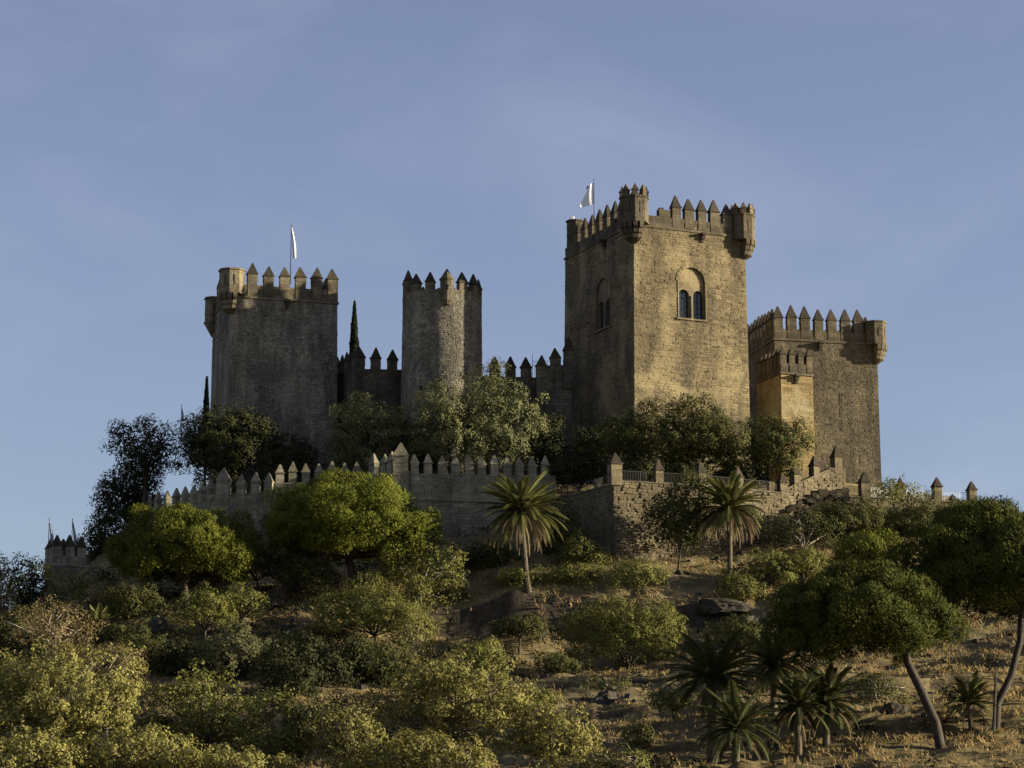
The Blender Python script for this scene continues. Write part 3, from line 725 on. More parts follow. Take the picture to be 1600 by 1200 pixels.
# bastion and stair wall
wD = wall_root('bastion_wall', 'rough sunlit rubble bastion wall with piers and iron railings below the keep', 1000, 275)
s = seg(wD, (868, 778, 287), (905, 772, 280), zb=34, mat='rubble', ch=.3, rough=.09, slen=(.8, 2))
railing(s, 872, 902)
s = seg(wD, (903, 772, 280), (958, 757, 272.6), zb=34, mat='rubble', ch=.3, rough=.12, slen=(.8, 2), batter=.1, batter_from=P(950, 800, 273).z)
railing(s, 912, 950)
s = seg(wD, (958, 752, 272.5), (1092, 759, 276), zb=34, mat='rubble', ch=.3, rough=.17, slen=(.8, 2), batter=.1, batter_from=P(950, 800, 273).z, left_end=True)
pk = dict(mat='rubble', capmat='cap', back=.35)
wall_merlons(s, [963], w=1.2, t=1.15, hs=1.75, hc=1.25, pd=.4, **pk)
wall_merlons(s, [1031, 1098], w=.8, t=.75, hs=1.35, hc=1.15, pd=.4, **pk)
railing(s, 972, 1025); railing(s, 1037, 1090)
s = seg(wD, (1092, 759, 276), (1220, 771, 281), zb=34, mat='rubble', ch=.3, rough=.17, slen=(.8, 2))
wall_merlons(s, [1156, 1225], w=.85, t=.75, hs=1.2, hc=1.1, pd=.4, **pk); railing(s, 1104, 1150); railing(s, 1163, 1219)
s = seg(wD, (1220, 768, 281), (1296, 734, 285), zb=34, mat='rubble', ch=.3, rough=.2, slen=(.8, 2))
wall_merlons(s, [1246, 1276], w=.85, t=.8, hs=1.0, hc=1.25, pd=1.2, **pk); railing(s, 1250, 1293, h=.9)
s = seg(wD, (1296, 733, 285), (1321, 735, 286), zb=34, mat='rubble', ch=.3, rough=.12, slen=(.8, 2), left_end=True)
wall_merlons(s, [1310], w=.95, t=.9, hs=1.35, hc=1.25, pd=.4, **pk)
# ruined stones bulging from the wall face
mb = MB()
for _ in range(150):
    px, py = random.uniform(1230, 1325), random.uniform(765, 815)
    if py < 800 - (px - 1220) * .5: continue
    p = P(px, py, 281 + (px - 1220) * .05 - random.uniform(.1, .7)); r = random.uniform(.2, .5)
    vs_ = [(p.x - wD.location.x + r * math.cos(a) * random.uniform(.6, 1.1), p.y - wD.location.y + r * sb_ * .7, p.z + r * math.sin(a) * random.uniform(.5, .9)) for sb_ in (-1, 1) for a in [i * math.pi / 3 for i in range(6)]]
    mb.add(vs_, [(0, 1, 2, 3, 4, 5), (11, 10, 9, 8, 7, 6)] + [(i, i + 6, (i + 1) % 6 + 6, (i + 1) % 6) for i in range(6)], random.random())
tag(mb.build('loose_stones', 'rubble', wD), kind='stuff')
# terrace wall on the right
wE = wall_root('terrace_wall', 'low terrace wall with stone piers and blue railing on the right ridge', 1420, 290)
s = seg(wE, (1321, 776, 290), (1530, 787, 295), zb=34, mat='rubble', ch=.3, rough=.08)
wall_merlons(s, [1353], w=1.0, t=.9, hs=1.6, hc=1.15, pd=.4, **pk); wall_merlons(s, [1466, 1521], w=.9, t=.85, hs=1.55, hc=1.05, pd=.4, **pk)
wall_merlons(s, [1410], w=.8, t=.7, hs=1.4, hc=1.1, pd=.3, **pk); wall_merlons(s, [1492], w=.75, t=.7, hs=.15, hc=.8, pd=.3, **pk)
railing(s, 1323, 1347, mat='iron'); railing(s, 1359, 1404, mat='bluesteel'); railing(s, 1416, 1460, mat='bluesteel'); railing(s, 1473, 1515, mat='bluesteel')

# far little tower at the lower left
fp = P(74, 868, 300)
lt, _, _ = tower('gate_turret', 'small dark crenellated tower with two flagpoles at the far left', (P(82, 880, 300).x, 300), R(25), 3.8, 3.0, 18, P(82, 882, 300).z, 0.004, 'grey', 'grey', .33, .05, 3, 3, par=.9, mw=1.1, mhs=1.0, mhc=1.25)

# ------------------------------------------------------------------ flags
def flag_cloth(pts_fn, nu, nv, mat, name, parent):
    vs_ = [pts_fn(i / nu, j / nv) for j in range(nv + 1) for i in range(nu + 1)]
    mb = MB(); w = nu + 1
    mb.add(vs_, [(j * w + i, j * w + i + 1, (j + 1) * w + i + 1, (j + 1) * w + i) for j in range(nv) for i in range(nu)])
    return mb.build(name, mat, parent, smooth=True)
def flagpole(px, py0, py1, Y, label, group=None, lean=0.0, r=.045, mat='iron'):
    p0, p1 = P(px, py1, Y), P(px, py0, Y); h = p1.z - p0.z
    o = empty('flagpole', p0, label=label, cat='flagpole', group=group)
    mb = MB(); mb.tube([(0, 0, -1.5), (lean, 0, h)], [r * 1.3, r * .7], 6); mb.tube([(lean, 0, h), (lean, 0, h + .12)], [.07, .03], 6); mb.build('pole', mat, o)
    return o, h
o, h = flagpole(928.5, 281, 368, 307, 'flagpole with white flag blown left above the keep')
def f1(u, v):   # u from the pole outwards, v from the top down
    ln = 1.55 * (0.35 + .65 * min(1, v * 1.15)); x = -u * ln; z = h - .35 - v * 2.5 * (1 - .18 * u * 0) - u * u * .35 - .15 * math.sin(u * 3) * v
    return (x, .18 * math.sin(u * 7 + v * 3) * u, z)
flag_cloth(f1, 14, 14, 'white', 'flag', o)
mb = MB(); ax, az = -.75, h - 1.2
mb.add([(ax - .25, -.22, az), (ax + .02, -.24, az + .1), (ax + .18, -.22, az + .42), (ax - .02, -.2, az + .45), (ax - .1, -.22, az + .2)], [(0, 1, 2, 3, 4)])
mb.build('emblem', 'emblem', o)
def hang(h_, L_, w_, ox=.0):
    def f(u, v):
        ww = w_ * (0.25 + .75 * math.sin(min(1, v * 1.2) * math.pi * .6)); return (ox * v + u * ww, .12 * math.sin(u * 9), h_ - .25 - v * L_)
    return f
o, h = flagpole(454, 353, 425, 314, 'thin pole with limp white flag on the left tower', lean=0)
flag_cloth(hang(h, 3.6, .5, .25), 10, 12, 'white', 'flag', o)
o, h = flagpole(75.5, 811, 858, 301, 'left of the two flagpoles on the far left small tower')
flag_cloth(hang(h, 2.5, .34, .25), 8, 10, 'dimcloth', 'flag', o)
o, h = flagpole(111.5, 812, 870, 303, 'right of the two flagpoles on the far left small tower')
flag_cloth(hang(h, 2.7, .3, .25), 8, 10, 'dimcloth', 'flag', o)
o, h = flagpole(283, 634, 670, 312, 'short pole rising out of the dark trees left of the left tower')
flag_cloth(hang(h, 1.5, .2, .1), 6, 8, 'dimcloth', 'flag', o)
p = keep.matrix_basis @ Vector((.6, WL - .7, ZK + 4.5)); o = empty('floodlight', p, label='small white floodlight on the left rear corner of the keep', cat='floodlight')
mb = MB(); mb.tube([(0, 0, -.05), (0, 0, .1)], [.05, .05], 6); mb.build('bracket', 'iron', o)
mb = MB(); mb.prism([(-.2, -.15), (.2, -.15), (.26, .15), (-.26, .15)], .1, .6, .8); mb.build('lamp_housing', 'white', o)

# ------------------------------------------------------------------ vegetation
def unit(v): return v / (np.linalg.norm(v, axis=-1, keepdims=True) + 1e-9)
def make_leaves(cen, nrm, ln, wd, along=None, tint=None):
    """rhombic leaf quads at cen, facing nrm, length ln, width wd"""
    N = len(cen)
    rv = rng.normal(size=(N, 3)) if along is None else along
    a = unit(rv - nrm * (rv * nrm).sum(-1, keepdims=True)); b = np.cross(nrm, a)
    a = a * (ln[:, None] / 2); b = b * (wd[:, None] / 2)
    bend = nrm * (wd[:, None] * .12)
    V = np.stack([cen - a, cen + b * 1.0 + bend, cen + a, cen - b + bend], 1)
    return V, (rng.random(N) if tint is None else tint)

STY = dict(   # puff radius, leaf length, leaf width, leaves per m2 of puff, outward bias, radial needles
    pine=(.95, .28, .085, 140, .55, True), olive=(.85, .30, .12, 56, .8, False), oak=(.95, .29, .17, 46, .7, False),
    shrub=(.62, .22, .10, 74, .8, False), yellow=(.52, .23, .14, 50, .45, False), sparse=(.5, .22, .12, 34, .4, False))
def crown_mesh(name, rx, ry, rz, style, mat, shape='ball', dens=1.0, puffs=1.0, seed=0):
    """crown about the origin; returns mesh and puff centres"""
    r0 = np.random.default_rng(seed + 100)
    pr, ll, lw, den, ob, needles = STY[style]
    pr = min(pr, rz * .5, rx * .5)
    # puffs on and under the surface of a lumpy body
    area = 4 * math.pi * ((rx * ry) ** 1.6 / 3 + (rx * rz) ** 1.6 / 3 + (ry * rz) ** 1.6 / 3) ** (1 / 1.6)
    n = int(area / (pr * pr) * .85 * puffs) + 6
    d = unit(r0.normal(size=(n, 3)))
    if shape == 'umbrella':
        d[:, 2] = d[:, 2] * 1.0 + .12
        d = unit(d)
    elif shape == 'dome':
        d[:, 2] = np.abs(d[:, 2]) - .55 * (r0.random(n) < .4); d = unit(d)
    amp = .2 if style == 'pine' else .5
    lump = 1 + amp * (vnoise(d[:, 0] * 1.7 + 9 + seed, d[:, 1] * 1.7 + d[:, 2] * 2.1, seed) - .5) * 2 + amp * .5 * (vnoise(d[:, 0] * 4 + 9 + seed, d[:, 1] * 3 + d[:, 2] * 5, seed + 1) - .5) * 2
    if style != 'pine': lump *= 1.04
    rad = lump * (1 - .5 * r0.random(n) ** 2.2)
    c = d * rad[:, None] * np.array([rx - pr * .45, ry - pr * .45, rz - pr * .4])
    if shape == 'umbrella': c[:, 2] = np.where(c[:, 2] < 0, c[:, 2] * np.clip(np.hypot(c[:, 0] / rx, c[:, 1] / ry) * 1.25, 0, 1) ** 1.5 * .8 + .06 * rz, c[:, 2])
    gap = dict(pine=.17, olive=.2, oak=.12, shrub=.2, yellow=.38, sparse=.44)[style]
    gv = .6 * vnoise(c[:, 0] / 1.7 + 31 + c[:, 2] * .3, c[:, 2] / 1.5 + c[:, 1] / 2.1 + 17, seed + 3) + .4 * r0.random(n)
    kp = gv > gap; c = c[kp]; n = len(c)
    prs = pr * r0.uniform(.5, 1.4, n)
    cnt = (den * dens * prs ** 2 * 2.6).astype(int) + 3
    idx = np.repeat(np.arange(n), cnt); N = len(idx)
    ld = unit(r0.normal(size=(N, 3)) + np.array([0, 0, .35]))
    q = c[idx] + ld * (prs[idx] * (r0.uniform(.55, 1.12, N)))[:, None] * np.array([1, 1, .85])
    # drop leaves well inside another puff
    keepm = np.ones(N, bool)
    for s0 in range(0, N, 20000):
        qq = q[s0:s0 + 20000]; dd = ((qq[:, None] - c[None]) ** 2).sum(-1) / prs[None] ** 2
        keepm[s0:s0 + 20000] = (dd < .3).sum(1) < 1
    q = q[keepm]; ld = ld[keepm]; idx = idx[keepm]; N = len(q)
    outw = unit(q / np.array([rx, ry, rz]))
    ptint = r0.random(n)[idx]
    if needles:
        al = unit(ld + outw * .5 + np.array([0, 0, .5]) + r0.normal(size=(N, 3)) * .45)
        nr = unit(ld + outw * .9 + r0.normal(size=(N, 3)) * .4); nr = unit(nr - al * (nr * al).sum(-1, keepdims=True) * .7); nr *= np.sign((nr * (ld + outw)).sum(-1, keepdims=True) + 1e-6)
    else:
        al = None; nr = unit(ld * .95 + outw * .85 + r0.normal(size=(N, 3)) * (.62 - .35 * ob))
    L_ = ll * r0.uniform(.5, 1.45, N); W_ = lw * r0.uniform(.7, 1.3, N)
    V, t = make_leaves(q, nr, L_, W_, al, np.clip(.55 * r0.random(N) + .45 * ptint, 0, 1))
    return quads_mesh(name, V, t, mat), c

def limb(mb, a, b, r0_, r1_, sag=.15, n=6, sides=6):
    a, b = Vector(a), Vector(b); L_ = (b - a).length; pts = []; rad = []
    off = Vector((random.uniform(-1, 1), random.uniform(-1, 1), random.uniform(-.2, .6))) * L_ * sag
    for i in range(n):
        t = i / (n - 1); pts.append(a.lerp(b, t) + off * math.sin(t * math.pi) + Vector((random.uniform(-1, 1), random.uniform(-1, 1), 0)) * L_ * .015); rad.append(r0_ + (r1_ - r0_) * t)
    pts[0] = a
    mb.tube(pts, rad, sides)
    return pts
TRI = [0]
def tree(name, label, cat, px, py, rxp, ryp, Y, style, mat, shape='ball', base=None, bark='bark', trunk_r=.3, limbs=7, fork=.25, dens=1.0, puffs=1.0, depth=.85, group=None, seed=None, path=None, stubs=0):
    """crown centred at photo column/row px, py and depth Y, radii in photo pixels; base = (px, py) where the trunk stands"""
    k = PPM(py, Y); c0 = P(px, py, Y); rx, rz = rxp / k, ryp / k
    if base is None: bx, by = c0.x + random.uniform(-.1, .1) * rx, Y
    else: b_ = P(base[0], base[1], Y); bx, by = b_.x, Y
    bz = hz(bx, by) - .3
    if base is not None: bz = min(bz + .3, b_.z + .2) - .3 if abs(bz - b_.z) > 1.5 else bz
    root = empty(name, (bx, by, bz), label=label, cat=cat, group=group)
    off = c0 - Vector((bx, by, bz))
    seed = seed if seed is not None else int(px * 7 + py)
    me, cen = crown_mesh('crown', rx, rx * depth, rz, style, mat, shape, dens, puffs, seed)
    TRI[0] += len(me.polygons) * 2
    link('crown', me, root, off)
    mb = MB()
    lowest = off.z - rz * (.42 if shape == 'umbrella' else .8)
    f = Vector((off.x * .75, off.y, max(.4, lowest + rz * fork)))
    if path:
        pp = [Vector((P(a, b, Y) - Vector((bx, by, bz)))) for a, b in path]; pts = [Vector((0, 0, -.5))] + pp
        mb.tube(pts, [trunk_r * (1.15 - .45 * i / len(pts)) for i in range(len(pts))], 9); f = pts[-1]
    else:
        mb2 = limb(mb, (0, 0, -.5), f, trunk_r * 1.2, trunk_r * .75, .06, 6, 8)
    ch_ = cen[np.random.default_rng(seed).choice(len(cen), min(limbs, len(cen)), replace=False)]
    for q in ch_:
        e = Vector(q) * .93 + off
        if e.z < f.z + .1 and shape == 'umbrella': e.z = f.z + rz * .3
        pts = limb(mb, f, e, trunk_r * .58, .05, .13, 6, 5)
        for _ in range(2):
            q2 = cen[random.randrange(len(cen))]; e2 = Vector(q2) * .95 + off
            st_ = pts[random.randrange(2, 5)]
            if (e2 - st_).length < rx * 1.1: limb(mb, st_, e2, trunk_r * .2, .03, .12, 4, 4)
    mb.build('trunk', bark, root, smooth=True)
    return root, off, f

T = tree
# --- umbrella pines
T('stone_pine', 'umbrella pine with a dense flat crown in front of the wall at left', 'pine tree', 284, 872, 112, 78, 258, 'pine', 'pine', 'umbrella', base=(293, 942), trunk_r=.34, limbs=14, fork=-.02, dens=1.15)
T('stone_pine', 'broadest umbrella pine with a forked trunk below the curtain wall', 'pine tree', 541, 830, 136, 94, 262, 'pine', 'pine', 'umbrella', base=(552, 920), trunk_r=.42, limbs=16, fork=-.02, dens=1.15)
T('stone_pine', 'dark pine on a leaning trunk at the right foreground', 'pine tree', 1342, 982, 152, 106, 200, 'pine', 'pined', 'umbrella', base=(1482, 1218), trunk_r=.34, limbs=12, dens=1.3, path=[(1462, 1130), (1440, 1080), (1418, 1035), (1412, 1000)], depth=.8)
T('stone_pine', 'tall pine on a crooked trunk at the right edge', 'pine tree', 1538, 906, 148, 116, 206, 'pine', 'pined', 'umbrella', base=(1557, 1212), trunk_r=.29, limbs=12, dens=1.2, path=[(1556, 1150), (1558, 1100), (1580, 1055), (1594, 1000), (1596, 960)], depth=.8)
T('stone_pine', 'small bright topped pine behind the leaning pine', 'pine tree', 1358, 872, 66, 38, 240, 'pine', 'pine', 'umbrella', trunk_r=.25, limbs=8)
T('stone_pine', 'pine crown at the right edge above the crooked pine', 'pine tree', 1600, 850, 60, 44, 235, 'pine', 'pined', 'umbrella', trunk_r=.25, limbs=8)
T('stone_pine', 'pine just outside the right edge, nearest', 'pine tree', 1730, 915, 120, 90, 214, 'pine', 'pined', 'umbrella', trunk_r=.3, limbs=8, dens=.3)
T('stone_pine', 'pine outside the right edge, farther up the slope', 'pine tree', 1860, 860, 130, 90, 204, 'pine', 'pined', 'umbrella', trunk_r=.3, limbs=8, dens=.3)
# dead stub beside the crooked trunk
bpos = P(1557, 1120, 206)
# --- trees on the castle terrace
T('olive_tree', 'grey green tree in front of the wall between left and round towers', 'tree', 572, 682, 68, 62, 294, 'olive', 'olive', seed=3)
T('olive_tree', 'olive tree covering the foot of the round tower', 'tree', 702, 676, 62, 70, 292, 'olive', 'olive', seed=4)
T('olive_tree', 'tallest olive tree between the round tower and the keep', 'tree', 772, 666, 66, 76, 293, 'olive', 'olive', seed=5)
T('oak_tree', 'dark low tree in the shade left of the keep', 'tree', 846, 695, 36, 42, 296, 'oak', 'oak', seed=6)
T('olive_tree', 'spreading dark olive with pale forked trunk before the keep', 'tree', 1068, 690, 98, 54, 286, 'olive', 'lentisk', bark='palebark', trunk_r=.2, fork=.6, seed=7, base=(1078, 757), dens=1.4)
T('olive_tree', 'small pale shrub tree at the left foot of the keep', 'tree', 985, 672, 32, 28, 288, 'olive', 'olive', seed=8)
T('olive_tree', 'dark olive in front of the small ochre tower', 'tree', 1208, 695, 54, 42, 284, 'olive', 'lentisk', trunk_r=.16, fork=.7, seed=9, base=(1205, 768))
T('oak_tree', 'loose dark tree with sky showing through, left of the grey tower', 'tree', 228, 704, 54, 56, 305, 'oak', 'oak', dens=.75, puffs=.8, seed=10)
T('oak_tree', 'dense dark tree at the foot of the left tower', 'tree', 352, 696, 80, 56, 302, 'oak', 'oak', seed=11, dens=1.1)
T('oak_tree', 'dark tree behind the left end of the curtain wall', 'tree', 204, 778, 54, 60, 312, 'oak', 'oak', seed=12)
T('oak_tree', 'lowest dark tree left of the umbrella pine', 'tree', 164, 848, 34, 50, 305, 'oak', 'oak', seed=13)
T('oak_tree', 'dark tree near the left edge beside the small tower', 'tree', 40, 922, 42, 48, 285, 'oak', 'oak', dens=.8, seed=14)
T('deciduous_tree', 'rusty leaved thin tree at the left edge', 'tree', 2, 925, 30, 52, 262, 'sparse', 'rust', dens=1.4, seed=15)
T('oak_tree', 'dark tree under the left tower behind the wall', 'tree', 450, 725, 48, 45, 296, 'oak', 'oak', seed=16)
T('oak_tree', 'shaded tree filling the gap under the round tower', 'tree', 640, 720, 44, 34, 296, 'oak', 'oak', seed=17)
T('oak_tree', 'shaded bush at the left foot of the keep wall', 'bush', 935, 705, 42, 40, 296, 'oak', 'oak', seed=18)
def cypress(px, py0, py1, rp_, Y, label):
    k = PPM(py0, Y); top = P(px, py0, Y); bot = P(px, py1, Y); H = top.z - bot.z; r = rp_ / k
    o = empty('cypress_tree', bot, label=label, cat='cypress')
    N = 5200; t = rng.random(N) ** .8; a = rng.random(N) * 2 * math.pi; rr = r * (1 - t) ** .8 * (0.75 + .5 * vnoise(t * 22, a * 1.2, 5)) * rng.uniform(.6, 1.1, N)
    q = np.stack([rr * np.cos(a), rr * np.sin(a), t * H], 1)
    nr = unit(np.stack([np.cos(a), np.sin(a), np.full(N, .2)], 1) + rng.normal(size=(N, 3)) * .5)
    V, tt_ = make_leaves(q, nr, rng.uniform(.3, .6, N), rng.uniform(.12, .25, N), np.tile([0, 0, 1.], (N, 1)) + rng.normal(size=(N, 3)) * .3)
    link('crown', quads_mesh('crown', V, tt_, 'cypress'), o)
    MB().tube([(0, 0, -10), (0, 0, H * .8)], [.25, .05], 6).build('trunk', 'bark', o)
cypress(552.5, 472, 600, 11, 330, 'slender dark cypress rising beside the round tower')
cypress(320.5, 590, 720, 9, 325, 'narrow cypress half hidden behind the left tower')

# --- mid slope shrubs and small trees
SH = [
 ('rounded bush lit from the right, just right of the left palm', 905, 880, 44, 42, 268, 'shrub', 'shrub'),
 ('low wide bush at the foot of the left palm', 888, 912, 52, 26, 265, 'shrub', 'shrub'),
 ('small bush touching the left palm trunk', 812, 912, 36, 22, 264, 'shrub', 'shrub'),
 ('neat rounded bush on the ledge below the bastion', 997, 907, 48, 30, 264, 'shrub', 'shrub'),
 ('large solitary bush on the slope below the ledge', 983, 1002, 90, 64, 250, 'shrub', 'shrub'),
 ('tall bush growing against the bastion wall', 1062, 822, 56, 68, 270, 'olive', 'lentisk'),
 ('dark tree in the corner behind the left palm', 868, 832, 42, 44, 275, 'oak', 'lentisk'),
 ('bush at the foot of the right palm', 1158, 928, 40, 34, 263, 'shrub', 'shrub'),
 ('pale green bush right of the right palm', 1205, 895, 36, 30, 265, 'shrub', 'shrub'),
 ('bush between the right palm and the small pine', 1255, 885, 42, 26, 266, 'shrub', 'shrub'),
 ('brownish bush below the stair wall', 1255, 838, 60, 34, 276, 'sparse', 'lentisk'),
 ('bush hugging the slope under the right tower', 1325, 815, 60, 34, 280, 'shrub', 'lentisk'),
 ('small tree covering the terrace railing at the right', 1397, 777, 44, 32, 285, 'sparse', 'shrub'),
 ('long dark hedge below the terrace wall', 1430, 822, 85, 28, 284, 'shrub', 'lentisk'),
 ('bush at the right end of the terrace wall', 1512, 812, 50, 26, 286, 'shrub', 'lentisk'),
 ('leafy tree with open branches right of the broadest pine', 655, 888, 74, 58, 262, 'sparse', 'shrub'),
 ('big rounded bush below the broadest pine', 585, 965, 90, 48, 250, 'shrub', 'shrub'),
 ('yellowish bush at the right of the big rounded bush', 645, 1000, 42, 42, 247, 'sparse', 'yellow'),
 ('dark bush between the two left pines', 402, 888, 40, 34, 263, 'shrub', 'lentisk'),
 ('dark scrub in the shade of the broadest pine', 472, 905, 46, 34, 262, 'shrub', 'lentisk'),
 ('rounded bush below the left umbrella pine', 322, 962, 46, 38, 247, 'shrub', 'shrub'),
 ('lighter bush right of the left pine trunk', 375, 952, 32, 30, 250, 'shrub', 'shrub'),
 ('light leaved small tree under the small left tower', 118, 918, 48, 34, 264, 'sparse', 'shrub'),
 ('reddish twiggy tree on the lower left slope', 88, 985, 74, 46, 240, 'sparse', 'rust'),
 ('silvery olive bush on the lower left slope', 372, 1035, 66, 50, 232, 'olive', 'olive'),
 ('dark scrub above the yellow tree at left', 225, 1035, 52, 40, 234, 'shrub', 'lentisk'),
 ('round isolated bush in the middle of the slope', 745, 1032, 33, 32, 233, 'shrub', 'shrub'),
 ('small dark bush in the rocks at the bottom', 1000, 1155, 28, 24, 207, 'shrub', 'lentisk'),
 ('dark bush in the hollow left of the middle yellow tree', 510, 1045, 56, 44, 232, 'oak', 'oak'),
 ('dark bush below the wall between pine and palm', 762, 880, 48, 26, 272, 'oak', 'lentisk'),
 ('scrub under the left pine beside the small tower', 195, 950, 46, 36, 256, 'shrub', 'lentisk'),
 ('shrub on the slope under the leaning pine crown', 1370, 1085, 56, 34, 215, 'sparse', 'lentisk'),
 ('added hedge, dark in place of shade, behind the railing between the first two bastion piers', 1003, 742, 34, 22, 279, 'oak', 'oak'),  # this and the next two hedges are added to stand in for shade
 ('added hedge, dark in place of shade, behind the railing under the spreading olive', 1075, 748, 44, 22, 281, 'oak', 'oak'),
 ('added hedge, dark in place of shade, behind the railing left of the small ochre tower', 1150, 752, 46, 22, 285, 'oak', 'oak'),
 ('added bush, dark in place of shade, behind the railing left of the bastion corner', 905, 745, 52, 32, 290, 'oak', 'oak'),  # added dark mass where only shade lies behind the railing
 ('dark bushes on the slope left of the lower outcrops', 300, 1040, 50, 36, 235, 'oak', 'oak'),
 ('dark bush between the silvery olive and the middle yellow tree', 455, 1060, 46, 50, 226, 'oak', 'oak'),
 ('shaded bush above the middle yellow tree', 590, 1040, 60, 36, 234, 'shrub', 'lentisk'),
 ('dark bush below the reddish twiggy tree', 190, 1000, 50, 36, 246, 'shrub', 'lentisk'),
 ('dark bush at the left edge under the dark tree', 20, 990, 50, 40, 250, 'shrub', 'lentisk'),
 ('low dark scrub on the bank under the left palm', 812, 985, 40, 20, 257, 'shrub', 'lentisk'),
 ('small dark bush left of the large solitary bush', 868, 1040, 34, 20, 244, 'shrub', 'lentisk'),
 ('dark bush below the large solitary bush', 955, 1082, 50, 22, 232, 'sparse', 'lentisk'),
 ('low bush between the rocks and the dark palm', 1050, 1098, 38, 22, 218, 'shrub', 'lentisk'),
 ('small green bush low on the slope above the low yellow tree', 838, 1092, 38, 20, 224, 'shrub', 'shrub'),
 ('dry bush right of the leaning trunk on the grass', 1448, 1062, 34, 18, 226, 'sparse', 'lentisk'),
 ('dark bush behind the palm group', 1150, 1000, 44, 30, 246, 'shrub', 'lentisk'),
]
for i, (lab, px, py, rx, ry, Y, st, mt) in enumerate(SH):
    T('shrub' if 'tree' not in lab else 'small_tree', lab, 'bush' if 'tree' not in lab else 'tree', px, py, rx, ry, Y, st, mt, 'dome' if 'tree' not in lab else 'ball', trunk_r=.12, limbs=9, fork=.2, seed=200 + i, bark='palebark' if st == 'sparse' else 'bark')
# --- foreground trees turning yellow
FG = [
 ('largest yellow green tree in the bottom left corner', 105, 1100, 122, 92, 184, 'yellow', 'yellow', .3),
 ('yellow green tree cut by the left edge', -15, 1095, 62, 80, 187, 'yellow', 'yellow', .2),
 ('dense yellow green tree right of the bottom left tree', 325, 1122, 92, 78, 190, 'yellow', 'shrub', .2),
 ('yellow tree with visible branches in the bottom middle', 700, 1092, 112, 76, 187, 'yellow', 'yellow', .25),
 ('thin yellow tree at the bottom between two yellow trees', 545, 1150, 80, 56, 184, 'sparse', 'yellow', .2),
 ('low yellow tree at the bottom right of the middle tree', 862, 1150, 72, 48, 186, 'yellow', 'yellow', .2),
 ('olive coloured tree at the bottom left of centre', 440, 1145, 62, 58, 186, 'yellow', 'shrub', .2),
 ('low yellow bush filling the bottom left edge', 225, 1180, 90, 44, 181, 'yellow', 'yellow', .2),
 ('yellow bush at the bottom edge under the middle tree', 660, 1195, 110, 42, 180, 'yellow', 'yellow', .2),
 ('yellow bush at the bottom edge left of centre', 370, 1205, 90, 36, 180, 'yellow', 'yellow', .2),
 ('yellow bush at the very bottom left corner', 40, 1195, 110, 44, 179, 'yellow', 'yellow', .2),
 ('low thin bush at the bottom edge under the rocks', 965, 1195, 60, 26, 184, 'sparse', 'shrub', .2),
 ('brownish thin tree behind the bottom left tree', 165, 1042, 64, 42, 200, 'sparse', 'rust', .2),
]
for i, (lab, px, py, rx, ry, Y, st, mt, fk) in enumerate(FG):
    T('deciduous_tree', lab, 'tree', px, py, rx, ry, Y, st, mt, trunk_r=.15, limbs=34, fork=fk, bark='twigbark', seed=300 + i, dens=1.15, depth=.7)

# --- palms
def frond_mesh(L_, droop, mat, dead=False, seed=0):
    r0 = random.Random(seed); mb = MB(); n = 15; pts = []
    for i in range(n):
        t = i / (n - 1); ang = droop[0] + (droop[1] - droop[0]) * t ** 1.2
        if i == 0: p = Vector((0, 0, 0))
        else: p = p + Vector((math.cos(ang), 0, math.sin(ang))) * (L_ / (n - 1))
        pts.append(p.copy())
    mb.tube(pts, [.05 * (1 - .8 * i / n) for i in range(n)], 4, .6)
    m_ = 54
    for i in range(3, m_):
        t = i / m_; f_ = t * (n - 1); k = min(int(f_), n - 2); p = pts[k].lerp(pts[k + 1], f_ - k); d = (pts[k + 1] - pts[k]).normalized()
        ll = L_ * (.17 if not dead else .10) * math.sin(math.pi * (.12 + .85 * t)) ** .6
        up = Vector((0, 1, 0)).cross(d)
        for s_ in (-1, 1):
            e = p + d * ll * .65 + Vector((0, s_ * ll * (.75 if not dead else .3), 0)) + (-up if not dead else -up) * (-.12 * ll if not dead else .5 * ll) + Vector((0, 0, -r0.uniform(0, .12) * ll))
            w = .035 * d * 1.4
            mb.add([tuple(p - w), tuple(p + w), tuple((p + e) / 2 + w * .9 + Vector((0, 0, .02))), tuple(e)], [(0, 1, 2, 3)], r0.random())
    return mb.mesh('frond', mat)
FR = {}
